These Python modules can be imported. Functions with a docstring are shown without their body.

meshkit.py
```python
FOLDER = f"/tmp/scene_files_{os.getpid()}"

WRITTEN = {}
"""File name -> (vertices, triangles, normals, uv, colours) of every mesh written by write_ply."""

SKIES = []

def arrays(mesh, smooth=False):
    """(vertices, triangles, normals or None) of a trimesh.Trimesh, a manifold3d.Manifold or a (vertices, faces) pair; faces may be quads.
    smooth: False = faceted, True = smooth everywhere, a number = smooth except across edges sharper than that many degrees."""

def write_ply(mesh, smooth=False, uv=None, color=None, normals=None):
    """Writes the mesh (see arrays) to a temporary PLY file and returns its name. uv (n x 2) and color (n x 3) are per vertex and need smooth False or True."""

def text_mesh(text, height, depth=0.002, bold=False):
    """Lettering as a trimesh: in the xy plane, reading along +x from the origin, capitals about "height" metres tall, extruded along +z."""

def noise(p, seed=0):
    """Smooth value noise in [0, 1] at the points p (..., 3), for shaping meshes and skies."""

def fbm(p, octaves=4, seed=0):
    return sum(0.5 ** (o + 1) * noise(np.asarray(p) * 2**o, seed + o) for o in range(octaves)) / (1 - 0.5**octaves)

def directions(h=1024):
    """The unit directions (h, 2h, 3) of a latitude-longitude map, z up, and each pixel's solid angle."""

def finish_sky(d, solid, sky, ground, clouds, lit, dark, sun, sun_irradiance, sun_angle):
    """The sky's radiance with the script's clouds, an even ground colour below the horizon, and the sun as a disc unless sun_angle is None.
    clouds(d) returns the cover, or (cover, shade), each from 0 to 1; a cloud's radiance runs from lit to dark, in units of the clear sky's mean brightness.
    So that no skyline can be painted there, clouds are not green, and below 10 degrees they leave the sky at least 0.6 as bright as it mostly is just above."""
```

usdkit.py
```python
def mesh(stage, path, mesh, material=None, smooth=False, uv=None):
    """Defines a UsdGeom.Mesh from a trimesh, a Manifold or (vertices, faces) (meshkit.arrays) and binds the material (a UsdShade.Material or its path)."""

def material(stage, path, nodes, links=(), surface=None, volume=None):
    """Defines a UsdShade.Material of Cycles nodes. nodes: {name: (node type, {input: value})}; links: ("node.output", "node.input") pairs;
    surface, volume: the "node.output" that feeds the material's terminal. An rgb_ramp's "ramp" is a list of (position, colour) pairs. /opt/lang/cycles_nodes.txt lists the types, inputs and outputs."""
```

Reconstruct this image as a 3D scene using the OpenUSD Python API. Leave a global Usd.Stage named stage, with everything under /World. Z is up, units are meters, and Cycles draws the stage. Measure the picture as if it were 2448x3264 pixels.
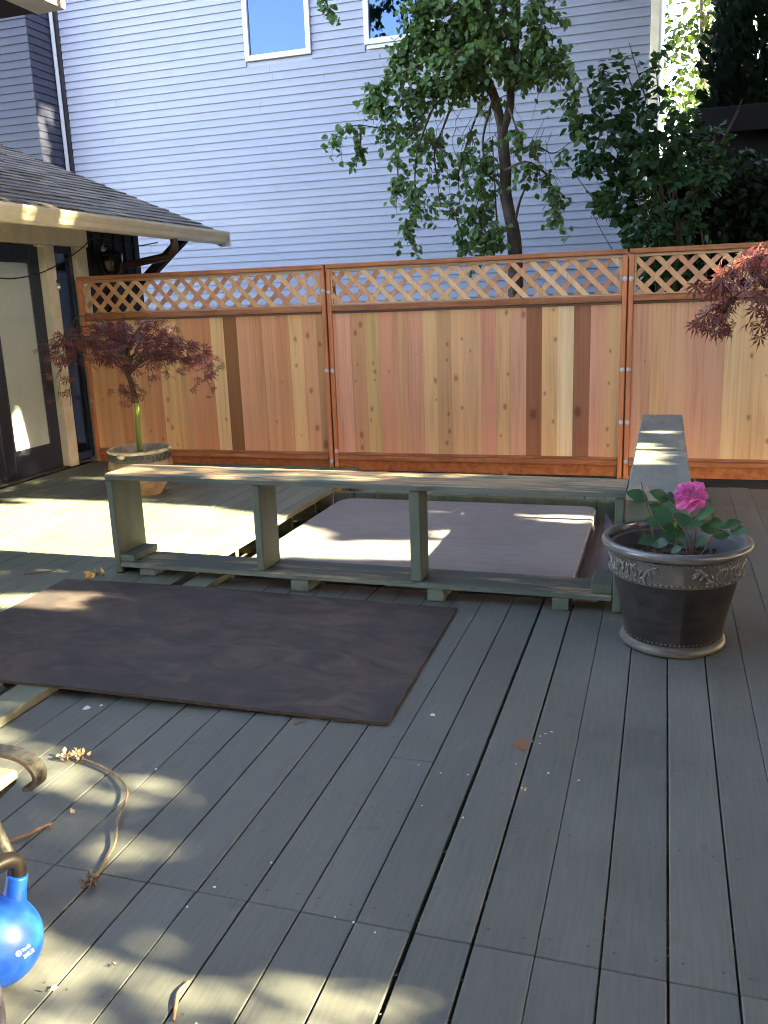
import math, random
import numpy as np
import trimesh, shapely
from shapely import affinity
from shapely.geometry import Polygon, box as sbox
import usdkit, meshkit
from pxr import Usd, UsdGeom, UsdLux, UsdShade, Gf, Sdf, Vt

stage = Usd.Stage.CreateInMemory()
UsdGeom.SetStageUpAxis(stage, 'Z'); UsdGeom.SetStageMetersPerUnit(stage, 1.0)
UsdGeom.Xform.Define(stage, '/World'); UsdGeom.Scope.Define(stage, '/World/Looks')

# ------------------------------------------------------------------ camera
CAM = np.array([0.0, 0.0, 1.45])
YAW, PITCH, ROLL = -0.31378, 0.23798, -0.03678
EXPOSURE = 5.65
_f = np.array([math.sin(YAW) * math.cos(PITCH), math.cos(YAW) * math.cos(PITCH), -math.sin(PITCH)])
_r0 = np.array([math.cos(YAW), -math.sin(YAW), 0]); _u0 = np.cross(_r0, _f)
_r = math.cos(ROLL) * _r0 + math.sin(ROLL) * _u0
_u = -math.sin(ROLL) * _r0 + math.cos(ROLL) * _u0
cam = UsdGeom.Camera.Define(stage, '/World/camera')
cam.CreateHorizontalApertureAttr(36.0); cam.CreateFocalLengthAttr(36.0 * 2774.95 / 2448)
cam.CreateExposureAttr(EXPOSURE)
M = Gf.Matrix4d(*[float(x) for row in ((*_r, 0), (*_u, 0), (*(-_f), 0), (*CAM, 1)) for x in row])
cam.AddTransformOp().Set(M)

# ------------------------------------------------------------------ sky and sun (the sun stands to the right, along +x)
SUN_EL = math.radians(27.0)
sun = np.array([math.cos(SUN_EL), 0.016, math.sin(SUN_EL)]); sun /= np.linalg.norm(sun)
SKY_STRENGTH, SUN_INTENSITY = 0.05, 0.56
usdkit.material(stage, '/World/Looks/sky', {
    's': ('sky_texture', {'sky_type': 'single_scattering', 'sun_disc': False, 'sun_elevation': SUN_EL,
                          'sun_rotation': math.atan2(sun[0], sun[1]), 'altitude': 100.0}),
    'wb': ('mix', {'mix_type': 'multiply', 'fac': 1.0, 'color2': (1.06, 0.88, 0.74)}),
    'tc': ('geometry', {}),
    'mp': ('mapping', {'mapping_type': 'point', 'scale': (1.0, 1.0, 2.6)}),
    'n': ('noise_texture', {'scale': 3.1, 'detail': 7.0, 'roughness': 0.56}),
    'rp': ('rgb_ramp', {'ramp': [(0.0, (0, 0, 0)), (0.64, (0, 0, 0)), (0.72, (1, 1, 1)), (1, (1, 1, 1))]}),
    'cl': ('mix', {'mix_type': 'mix', 'color2': (9.0, 8.8, 8.6)}),
    'b': ('background_shader', {'strength': SKY_STRENGTH})},
    [('s.color', 'wb.color1'), ('tc.position', 'mp.vector'), ('mp.vector', 'n.vector'), ('n.fac', 'rp.fac'),
     ('rp.color', 'cl.fac'), ('wb.color', 'cl.color1'), ('cl.color', 'b.color')], surface='b.background')
dome = UsdLux.DomeLight.Define(stage, '/World/sky')
dome.CreateIntensityAttr(1.0)
UsdShade.MaterialBindingAPI.Apply(dome.GetPrim()).Bind(UsdShade.Material.Get(stage, '/World/Looks/sky'))
dome.GetPrim().SetCustomDataByKey('kind', 'structure')
dome.GetPrim().SetCustomDataByKey('label', 'clear bright blue sky with a few white clouds')
dome.GetPrim().SetCustomDataByKey('category', 'sky')
sl = UsdLux.DistantLight.Define(stage, '/World/sun')
sl.CreateIntensityAttr(SUN_INTENSITY); sl.CreateAngleAttr(0.5); sl.CreateNormalizeAttr(True)
sl.CreateColorAttr(Gf.Vec3f(1.0, 0.85, 0.51))
_x = np.cross([0, 0, 1.0], sun); _x /= np.linalg.norm(_x); _y = np.cross(sun, _x)
sl.AddTransformOp().Set(Gf.Matrix4d(*[float(v) for row in ((*_x, 0), (*_y, 0), (*sun, 0), (8, 0, 12, 1)) for v in row]))

# ------------------------------------------------------------------ helpers: prims
COUNT = {}
class Node:
    def __init__(s, path, loc): s.path, s.loc = path, np.asarray(loc, float)
    @property
    def prim(s): return stage.GetPrimAtPath(s.path)

def numbered(parent, name):
    k = (parent, name); n = COUNT.get(k, 0); COUNT[k] = n + 1
    return f'{parent}/{name}' if n == 0 else f'{parent}/{name}_{n:03d}'

def keys(prim, **kw):
    for k, v in kw.items():
        if v: prim.SetCustomDataByKey(k, v)

def thing(name, label, cat, loc=(0, 0, 0), group=None, kind=None):
    p = numbered('/World', name)
    x = UsdGeom.Xform.Define(stage, p); x.AddTranslateOp().Set(Gf.Vec3d(*map(float, loc)))
    keys(x.GetPrim(), label=label, category=cat, group=group, kind=kind)
    return Node(p, loc)

def part(parent, name, mesh, mat, smooth=False, label=None, kind=None):
    """MESH in world coordinates becomes a part of PARENT (a Node)."""
    v, f, n = meshkit.arrays(mesh, smooth)
    p = numbered(parent.path, name)
    m = usdkit.mesh(stage, p, (v - parent.loc, f), mat if not isinstance(mat, str) else UsdShade.Material.Get(stage, '/World/Looks/' + mat))
    if n is not None:
        m.CreateNormalsAttr(Vt.Vec3fArray.FromNumpy(n.astype(np.float32))); m.SetNormalsInterpolation('vertex')
    keys(m.GetPrim(), label=label, kind=kind)
    return Node(p, parent.loc)

def single(name, mesh, mat, label, cat, loc=(0, 0, 0), smooth=False, group=None, kind=None):
    v, f, n = meshkit.arrays(mesh, smooth)
    p = numbered('/World', name)
    m = usdkit.mesh(stage, p, (v - np.asarray(loc, float), f), UsdShade.Material.Get(stage, '/World/Looks/' + mat))
    m.AddTranslateOp().Set(Gf.Vec3d(*map(float, loc)))
    if n is not None:
        m.CreateNormalsAttr(Vt.Vec3fArray.FromNumpy(n.astype(np.float32))); m.SetNormalsInterpolation('vertex')
    keys(m.GetPrim(), label=label, category=cat, group=group, kind=kind)
    return Node(p, loc)

# ------------------------------------------------------------------ helpers: shapes
_sg = [(a, b, c) for a in (-1, 1) for b in (-1, 1) for c in (-1, 1)]
def _cpts(lo, hi, c):
    out = []
    for s in _sg:
        full = [hi[i] if s[i] > 0 else lo[i] for i in range(3)]
        for k in range(3):
            p = [full[i] - s[i] * (c if i != k else 0) for i in range(3)]
            out.append(p)
    return np.array(out)
_ch = trimesh.convex.convex_hull(_cpts((-1, -1, -1), (1, 1, 1), .2))
_src = _cpts((-1, -1, -1), (1, 1, 1), .2)
_map = [int(np.argmin(((_src - v) ** 2).sum(1))) for v in _ch.vertices]
_cf = np.array([[_map[i] for i in f] for f in _ch.faces])

def bx(x0, x1, y0, y1, z0, z1, c=0.003):
    c = min(c, abs(x1 - x0) * .3, abs(y1 - y0) * .3, abs(z1 - z0) * .3)
    return trimesh.Trimesh(_cpts((x0, y0, z0), (x1, y1, z1), c), _cf.copy(), process=False)

def xf(m, mat4):
    m = m.copy(); m.apply_transform(mat4); return m

def rot(axis, deg, at=(0, 0, 0)):
    return trimesh.transformations.rotation_matrix(math.radians(deg), axis, at)

def cat(ms): return trimesh.util.concatenate(list(ms))

def curve(pts, n=8):
    """Catmull-Rom through pts (any dimension)."""
    p = np.asarray(pts, float)
    if len(p) < 3: return np.array([p[0] + (p[-1] - p[0]) * t for t in np.linspace(0, 1, n)])
    q = np.vstack([2 * p[0] - p[1], p, 2 * p[-1] - p[-2]]); out = []
    for i in range(1, len(q) - 2):
        t = np.linspace(0, 1, n, endpoint=False)[:, None]
        a, b, c, d = q[i - 1], q[i], q[i + 1], q[i + 2]
        out.append(.5 * ((2 * b) + (c - a) * t + (2 * a - 5 * b + 4 * c - d) * t ** 2 + (3 * b - a - 3 * c + d) * t ** 3))
    return np.vstack(out + [p[-1:]])

def tube(pts, r, sides=6, caps=True):
    p = np.asarray(pts, float); k = len(p)
    r = np.broadcast_to(np.asarray(r, float), (k,)) if np.ndim(r) == 0 or len(r) == k else np.interp(np.linspace(0, 1, k), np.linspace(0, 1, len(r)), r)
    t = np.gradient(p, axis=0); t /= np.linalg.norm(t, axis=1, keepdims=True) + 1e-12
    a = np.zeros_like(p); ref = np.array([0, 0, 1.0]) if abs(t[0, 2]) < .9 else np.array([1.0, 0, 0])
    for i in range(k):
        ref = ref - t[i] * (ref @ t[i]); ref /= np.linalg.norm(ref) + 1e-12; a[i] = ref
    b = np.cross(t, a); ang = np.arange(sides) * 2 * np.pi / sides
    v = (p[:, None] + r[:, None, None] * (np.cos(ang)[None, :, None] * a[:, None] + np.sin(ang)[None, :, None] * b[:, None])).reshape(-1, 3)
    i, j = np.meshgrid(np.arange(k - 1), np.arange(sides), indexing='ij')
    q = np.stack([i * sides + j, i * sides + (j + 1) % sides, (i + 1) * sides + (j + 1) % sides, (i + 1) * sides + j], -1).reshape(-1, 4)
    f = np.vstack([q[:, [0, 1, 2]], q[:, [0, 2, 3]]])
    if caps:
        v = np.vstack([v, p[0], p[-1]]); n0 = k * sides
        f = np.vstack([f, [[n0, (j + 1) % sides, j] for j in range(sides)], [[n0 + 1, (k - 1) * sides + j, (k - 1) * sides + (j + 1) % sides] for j in range(sides)]])
    return trimesh.Trimesh(v, f, process=False)

def lathe(prof, at=(0, 0, 0), n=48):
    p = np.array(prof, float); a = np.arange(n) * 2 * np.pi / n
    v = np.stack([p[:, None, 0] * np.cos(a), p[:, None, 0] * np.sin(a), np.broadcast_to(p[:, None, 1], (len(p), n))], -1).reshape(-1, 3) + np.asarray(at)
    i, j = np.meshgrid(np.arange(len(p) - 1), np.arange(n), indexing='ij')
    q = np.stack([i * n + j, i * n + (j + 1) % n, (i + 1) * n + (j + 1) % n, (i + 1) * n + j], -1).reshape(-1, 4)
    return trimesh.Trimesh(v, np.vstack([q[:, [0, 1, 2]], q[:, [0, 2, 3]]]), process=False)

def extrude(poly, axis, a0, a1):
    """poly in the plane normal to AXIS: 'y' takes (x, z), 'x' takes (y, z), 'z' takes (x, y)."""
    m = trimesh.creation.extrude_polygon(poly, a1 - a0, engine='earcut'); v = m.vertices.copy(); f = m.faces
    if axis == 'y': v = np.stack([v[:, 0], v[:, 2] + a0, v[:, 1]], 1); f = f[:, ::-1]
    elif axis == 'x': v = np.stack([v[:, 2] + a0, v[:, 0], v[:, 1]], 1)
    else: v = v + [0, 0, a0]
    return trimesh.Trimesh(v, f, process=False)

def scatter(tv, tf, pos, fr, sc):
    """Template (tv, tf) at each position with frame fr (n,3,3; rows are the images of x,y,z) and scale."""
    n, k = len(pos), len(tv)
    sc = np.asarray(sc, float); sc = sc[:, None] if sc.ndim == 1 else sc
    v = np.einsum('nki,nij->nkj', tv[None] * sc[:, None, :], fr) + np.asarray(pos)[:, None]
    f = tf[None] + (np.arange(n) * k)[:, None, None]
    return trimesh.Trimesh(v.reshape(-1, 3), f.reshape(-1, 3), process=False)

def frames(d, up, spin=None):
    """Rows: x = direction d, z near up."""
    d = d / (np.linalg.norm(d, axis=1, keepdims=True) + 1e-12)
    y = np.cross(up, d); y /= np.linalg.norm(y, axis=1, keepdims=True) + 1e-9
    z = np.cross(d, y)
    if spin is not None:
        c, s = np.cos(spin)[:, None], np.sin(spin)[:, None]; y, z = y * c + z * s, z * c - y * s
    return np.stack([d, y, z], 1)

# ------------------------------------------------------------------ helpers: materials
def lin(*c):
    c = c[0] if len(c) == 1 else c
    return tuple(((x / 255) / 12.92 if x / 255 < .04045 else ((x / 255 + .055) / 1.055) ** 2.4) for x in c)

def mat(name, dark, light, scale=(6, 6, 6), detail=4, rough=.6, bump=.0, bump_d=.004, blotch=None, blotch_amt=.3, blotch_scale=1.2,
        rand=0.0, metal=0.0, spec=.4, lo=.3, hi=.7, seed=0.0, coat=0.0, rough_var=.0, distort=0.0):
    """Two-tone noise material in world space with blotches, per-object value and fine relief."""
    N = {'g': ('geometry', {}), 'o': ('object_info', {}),
         'of': ('vector_math', {'math_type': 'scale', 'vector1': (17.3 , 9.1, 5.7), 'scale': 1.0}),
         'ad': ('vector_math', {'math_type': 'add'}),
         'mp': ('mapping', {'mapping_type': 'point', 'scale': scale, 'location': (seed, seed * 1.7, seed * .6)}),
         'n': ('noise_texture', {'scale': 1.0, 'detail': float(detail), 'roughness': .6, 'distortion': distort}),
         'r': ('rgb_ramp', {'ramp': [(0, dark), (lo, dark), (hi, light), (1, light)]}),
         'nb': ('noise_texture', {'scale': blotch_scale, 'detail': 5.0, 'roughness': .62}),
         'rb': ('rgb_ramp', {'ramp': [(0, (0, 0, 0)), (.42, (0, 0, 0)), (.68, (blotch_amt,) * 3), (1, (blotch_amt,) * 3)]}),
         'mx': ('mix', {'mix_type': 'mix', 'color2': blotch or dark}),
         'mr': ('map_range', {'from_min': 0.0, 'from_max': 1.0, 'to_min': 1 - rand, 'to_max': 1 + rand}),
         'h': ('hsv', {}),
         'p': ('principled_bsdf', {'roughness': rough, 'metallic': metal, 'specular_ior_level': spec, 'coat_weight': coat})}
    E = [('o.random', 'of.scale'), ('g.position', 'ad.vector1'), ('of.vector', 'ad.vector2'), ('ad.vector', 'mp.vector'), ('mp.vector', 'n.vector'),
         ('n.fac', 'r.fac'), ('ad.vector', 'nb.vector'), ('nb.fac', 'rb.fac'), ('rb.color', 'mx.fac'), ('r.color', 'mx.color1'),
         ('o.random', 'mr.value'), ('mr.result', 'h.value'), ('mx.color', 'h.color'), ('h.color', 'p.base_color')]
    if bump:
        N['b'] = ('bump', {'strength': bump, 'distance': bump_d}); E += [('n.fac', 'b.height'), ('b.normal', 'p.normal')]
    if rough_var:
        N['rr'] = ('map_range', {'to_min': rough - rough_var, 'to_max': rough + rough_var}); E += [('nb.fac', 'rr.value'), ('rr.result', 'p.roughness')]
    return usdkit.material(stage, '/World/Looks/' + name, N, E, surface='p.BSDF')

def leafmat(name, cols, trans=.35, rough=.5, tcol=None, spec=.35):
    N = {'g': ('geometry', {}), 'r': ('rgb_ramp', {'ramp': [(i / (len(cols) - 1), c) for i, c in enumerate(cols)]}),
         'n': ('noise_texture', {'scale': 2.2, 'detail': 2.0}), 'ad': ('math', {'math_type': 'multiply_add', 'value2': .55}),
         's': ('math', {'math_type': 'multiply', 'value2': .45}),
         'p': ('principled_bsdf', {'roughness': rough, 'specular_ior_level': spec}),
         't': ('translucent_bsdf', {}), 'tm': ('mix', {'mix_type': 'multiply', 'fac': 1.0, 'color2': tcol or (1.6, 1.7, .7)}), 'm': ('mix_closure', {'fac': trans})}
    E = [('g.random_per_island', 'ad.value1'), ('n.fac', 's.value1'), ('s.value', 'ad.value3'), ('ad.value', 'r.fac'), ('r.color', 'p.base_color'),
         ('r.color', 'tm.color1'), ('tm.color', 't.color'), ('p.BSDF', 'm.closure1'), ('t.BSDF', 'm.closure2')]
    return usdkit.material(stage, '/World/Looks/' + name, N, E, surface='m.closure')

def plain(name, col, rough=.5, metal=0.0, **kw):
    return usdkit.material(stage, '/World/Looks/' + name, {'p': ('principled_bsdf', {'base_color': col, 'roughness': rough, 'metallic': metal, **kw})}, surface='p.BSDF')

def pane(name, r0=.04, tint=(.92, .95, .95), rough=.01, coat=(1, 1, 1)):
    """Window glass: see-through, with a mirror share that grows towards grazing angles the same from both sides."""
    return usdkit.material(stage, '/World/Looks/' + name, {
        't': ('transparent_bsdf', {'color': tint}), 'g': ('glossy_bsdf', {'color': coat, 'roughness': rough}),
        'l': ('layer_weight', {'blend': .5}), 'w': ('math', {'math_type': 'power', 'value2': 5.0}),
        'f': ('map_range', {'to_min': r0, 'to_max': 1.0}), 'm': ('mix_closure', {})},
        [('l.facing', 'w.value1'), ('w.value', 'f.value'), ('f.result', 'm.fac'), ('t.BSDF', 'm.closure1'), ('g.BSDF', 'm.closure2')], surface='m.closure')

def cedar(name, base, knots=(), dark=.62, streak=.5, light=1.18, seed=0, rough=.55):
    """Fresh cedar board: stretched grain, broad streaks and knots at given (x, z, radius)."""
    base = np.array(base, float) * .9 + np.array([210, 158, 112]) * .1 if base[0] > 160 else np.array(base, float)
    b = np.array(lin(*base)); b = (b * .86 + b.mean() * .14) * np.array([1.04, 1.03, .97]); d = tuple(b * np.array([dark, dark * .92, dark * .82])); l = tuple(np.minimum(b * light, .9))
    rnd = random.Random(seed)
    N = {'g': ('geometry', {}), 'sx': ('separate_xyz', {}),
         'm1': ('mapping', {'mapping_type': 'point', 'scale': (60, 1, 1.5), 'location': (rnd.uniform(0, 90), 0, rnd.uniform(0, 90))}),
         'n1': ('noise_texture', {'scale': 1.0, 'detail': 3.0, 'roughness': .65}),
         'm2': ('mapping', {'mapping_type': 'point', 'scale': (13, 1, .55), 'location': (rnd.uniform(0, 90), 0, rnd.uniform(0, 90))}),
         'n2': ('noise_texture', {'scale': 1.0, 'detail': 2.0, 'roughness': .5, 'distortion': .4}),
         'a': ('mix_float', {'fac': streak}), 'r': ('rgb_ramp', {'ramp': [(0, d), (.30, d), (.5, tuple(b)), (.72, l), (1, l)]}),
         'p': ('principled_bsdf', {'roughness': rough, 'specular_ior_level': .35}),
         'bp': ('bump', {'strength': .25, 'distance': .002})}
    E = [('g.position', 'm1.vector'), ('g.position', 'm2.vector'), ('m1.vector', 'n1.vector'), ('m2.vector', 'n2.vector'),
         ('n1.fac', 'a.a'), ('n2.fac', 'a.b'), ('a.result', 'r.fac'), ('n1.fac', 'bp.height'), ('bp.normal', 'p.normal')]
    cur = 'r.color'
    if knots:
        N['wn'] = ('noise_texture', {'scale': 55.0, 'detail': 3.0}); N['wm'] = ('vector_math', {'math_type': 'multiply', 'vector2': (.012, 0, .022)})
        N['wa'] = ('vector_math', {'math_type': 'add'})
        E += [('g.position', 'wn.vector'), ('wn.color', 'wm.vector1'), ('g.position', 'wa.vector1'), ('wm.vector', 'wa.vector2')]
    for i, (kx, kz, kr) in enumerate(knots):
        N[f'ks{i}'] = ('vector_math', {'math_type': 'subtract', 'vector2': (kx + .006, 0, kz + .011)})
        N[f'kc{i}'] = ('vector_math', {'math_type': 'multiply', 'vector2': (1 / kr, 0, .62 / kr)})
        N[f'kl{i}'] = ('vector_math', {'math_type': 'length'})
        dk = tuple(b * np.array([.46, .36, .28])); dk2 = tuple(b * np.array([.28, .21, .17]))
        N[f'kr{i}'] = ('rgb_ramp', {'ramp': [(0, (.85,) * 3), (.26, (.8,) * 3), (.4, (.45,) * 3), (.56, (.14,) * 3), (.9, (0, 0, 0)), (1, (0, 0, 0))]})
        N[f'kq{i}'] = ('rgb_ramp', {'ramp': [(0, dk), (.26, dk), (.38, dk2), (.5, dk), (1, dk)]})
        N[f'kv{i}'] = ('math', {'math_type': 'multiply', 'value2': .4, 'use_clamp': True})
        N[f'kx{i}'] = ('mix', {'mix_type': 'mix'})
        E += [('wa.vector', f'ks{i}.vector1'), (f'ks{i}.vector', f'kc{i}.vector1'), (f'kc{i}.vector', f'kl{i}.vector1'), (f'kl{i}.value', f'kv{i}.value1'),
              (f'kv{i}.value', f'kr{i}.fac'), (f'kv{i}.value', f'kq{i}.fac'), (f'kr{i}.color', f'kx{i}.fac'), (cur, f'kx{i}.color1'), (f'kq{i}.color', f'kx{i}.color2')]
        cur = f'kx{i}.color'
    E.append((cur, 'p.base_color'))
    return usdkit.material(stage, '/World/Looks/' + name, N, E, surface='p.BSDF')

def worn(name, paint, paint2, wood, wood2, axis, amount=.5, rough=.6):
    """Old painted board whose paint has flaked off the upward faces in streaks along AXIS (0 = x, 1 = y)."""
    s = [9, 9, 9]; s[axis] = 1.6; s2 = [70, 70, 70]; s2[axis] = 4
    N = {'g': ('geometry', {}), 'm1': ('mapping', {'mapping_type': 'point', 'scale': tuple(s)}), 'n1': ('noise_texture', {'scale': 1.0, 'detail': 6.0, 'roughness': .68}),
         'm2': ('mapping', {'mapping_type': 'point', 'scale': tuple(s2)}), 'n2': ('noise_texture', {'scale': 1.0, 'detail': 3.0}),
         'nl': ('noise_texture', {'scale': 1.7, 'detail': 2.0}),
         'sz': ('separate_xyz', {}), 'up': ('map_range', {'from_min': .2, 'from_max': .8, 'clamp': True}),
         'ad': ('math', {'math_type': 'multiply_add', 'value2': .75}), 'sc': ('math', {'math_type': 'multiply', 'value2': .34}),
         'rm': ('rgb_ramp', {'ramp': [(0, (0, 0, 0)), (.66 - .25 * amount, (0, 0, 0)), (.74 - .25 * amount, (1, 1, 1)), (1, (1, 1, 1))]}),
         'mu': ('mix', {'mix_type': 'multiply', 'fac': 1.0}),
         'rp': ('rgb_ramp', {'ramp': [(0, paint2), (.35, paint2), (.65, paint), (1, paint)]}), 'rw': ('rgb_ramp', {'ramp': [(0, wood2), (.35, wood2), (.62, wood), (1, wood)]}),
         'mx': ('mix', {'mix_type': 'mix'}), 'bp': ('bump', {'strength': .5, 'distance': .003}), 'p': ('principled_bsdf', {'roughness': rough, 'specular_ior_level': .35})}
    E = [('g.position', 'm1.vector'), ('m1.vector', 'n1.vector'), ('g.position', 'm2.vector'), ('m2.vector', 'n2.vector'), ('g.position', 'nl.vector'),
         ('g.true_normal', 'sz.vector'), ('sz.z', 'up.value'), ('n1.fac', 'ad.value1'), ('nl.fac', 'sc.value1'), ('sc.value', 'ad.value3'), ('ad.value', 'rm.fac'),
         ('rm.color', 'mu.color1'), ('up.result', 'mu.color2'), ('n1.fac', 'rp.fac'), ('n2.fac', 'rw.fac'), ('rp.color', 'mx.color1'), ('rw.color', 'mx.color2'), ('mu.color', 'mx.fac'),
         ('mx.color', 'p.base_color'), ('n2.fac', 'bp.height'), ('bp.normal', 'p.normal')]
    return usdkit.material(stage, '/World/Looks/' + name, N, E, surface='p.BSDF')

# deck and bench paints
def deck_mat(name, dark, light, scuff, stain, rough):
    """Weathered deck paint: brush grain along the boards, cloudy fading, pale scuffs, damp stains and fine specks."""
    N = {'g': ('geometry', {}), 'o': ('object_info', {}), 'of': ('vector_math', {'math_type': 'scale', 'vector1': (3.3, 7.1, 0), 'scale': 1.0}), 'ad': ('vector_math', {'math_type': 'add'}),
         'm1': ('mapping', {'mapping_type': 'point', 'scale': (110, 5, 20)}), 'n1': ('noise_texture', {'scale': 1.0, 'detail': 4.0, 'roughness': .65}),
         'n2': ('noise_texture', {'scale': 2.1, 'detail': 6.0, 'roughness': .62}), 'n3': ('noise_texture', {'scale': 9.0, 'detail': 5.0, 'roughness': .7}),
         'a1': ('mix_float', {'fac': .55}), 'r1': ('rgb_ramp', {'ramp': [(0, dark), (.36, dark), (.64, light), (1, light)]}),
         'm4': ('mapping', {'mapping_type': 'point', 'scale': (26, 7, 10)}), 'n4': ('noise_texture', {'scale': 1.0, 'detail': 7.0, 'roughness': .75}),
         'r4': ('rgb_ramp', {'ramp': [(0, (0, 0, 0)), (.60, (0, 0, 0)), (.72, (.55,) * 3), (1, (.7,) * 3)]}), 'x4': ('mix', {'mix_type': 'mix', 'color2': scuff}),
         'r5': ('rgb_ramp', {'ramp': [(0, (.55,) * 3), (.30, (.45,) * 3), (.42, (0, 0, 0)), (1, (0, 0, 0))]}), 'x5': ('mix', {'mix_type': 'mix', 'color2': stain}),
         'n6': ('noise_texture', {'scale': 240.0, 'detail': 1.0}), 'r6': ('rgb_ramp', {'ramp': [(0, (0, 0, 0)), (.73, (0, 0, 0)), (.78, (.5,) * 3), (1, (.5,) * 3)]}), 'x6': ('mix', {'mix_type': 'mix', 'color2': tuple(np.array(scuff) * 1.3)}),
         'mr': ('map_range', {'to_min': .90, 'to_max': 1.10}), 'h': ('hsv', {}), 'rr': ('map_range', {'from_min': .3, 'from_max': .7, 'to_min': rough - .12, 'to_max': rough + .15}),
         'b': ('bump', {'strength': .3, 'distance': .0014}), 'p': ('principled_bsdf', {'specular_ior_level': .4})}
    E = [('o.random', 'of.scale'), ('g.position', 'ad.vector1'), ('of.vector', 'ad.vector2'), ('ad.vector', 'm1.vector'), ('m1.vector', 'n1.vector'), ('g.position', 'n2.vector'), ('ad.vector', 'n3.vector'),
         ('n1.fac', 'a1.a'), ('n2.fac', 'a1.b'), ('a1.result', 'r1.fac'), ('ad.vector', 'm4.vector'), ('m4.vector', 'n4.vector'), ('n4.fac', 'r4.fac'), ('r4.color', 'x4.fac'), ('r1.color', 'x4.color1'),
         ('n3.fac', 'r5.fac'), ('r5.color', 'x5.fac'), ('x4.color', 'x5.color1'), ('g.position', 'n6.vector'), ('n6.fac', 'r6.fac'), ('r6.color', 'x6.fac'), ('x5.color', 'x6.color1'),
         ('o.random', 'mr.value'), ('mr.result', 'h.value'), ('x6.color', 'h.color'), ('h.color', 'p.base_color'), ('n2.fac', 'rr.value'), ('rr.result', 'p.roughness'), ('n1.fac', 'b.height'), ('b.normal', 'p.normal')]
    return usdkit.material(stage, '/World/Looks/' + name, N, E, surface='p.BSDF')
deck_mat('deck_paint', (.083, .088, .081), (.124, .129, .116), (.180, .178, .150), (.060, .066, .062), .55)
deck_mat('deck_paint_green', (.090, .102, .080), (.140, .150, .114), (.20, .19, .14), (.066, .072, .058), .6)
mat('joist_wood', (.05, .045, .025), (.17, .14, .075), scale=(8, 8, 30), rough=.8, bump=.3, blotch=(.06, .075, .03), blotch_amt=.6, blotch_scale=6, rand=.1)
mat('mossy_board', (.045, .06, .035), (.11, .125, .075), scale=(14, 14, 3), rough=.75, bump=.3, blotch=(.04, .05, .03), blotch_amt=.7, blotch_scale=7, rand=.1)
mat('bench_paint', (.044, .066, .060), (.072, .098, .086), scale=(14, 14, 6), rough=.55, bump=.25, bump_d=.002, blotch=(.085, .088, .05), blotch_amt=.45, blotch_scale=7, spec=.4)
worn('bench_top', (.10, .12, .11), (.055, .07, .064), (.38, .28, .17), (.12, .078, .046), 0, .80)
worn('bench_sill', (.085, .105, .09), (.055, .07, .062), (.36, .28, .17), (.13, .085, .05), 0, .42)
worn('side_bench_top', (.19, .20, .18), (.12, .13, .12), (.28, .24, .17), (.12, .10, .075), 1, .35)
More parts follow.
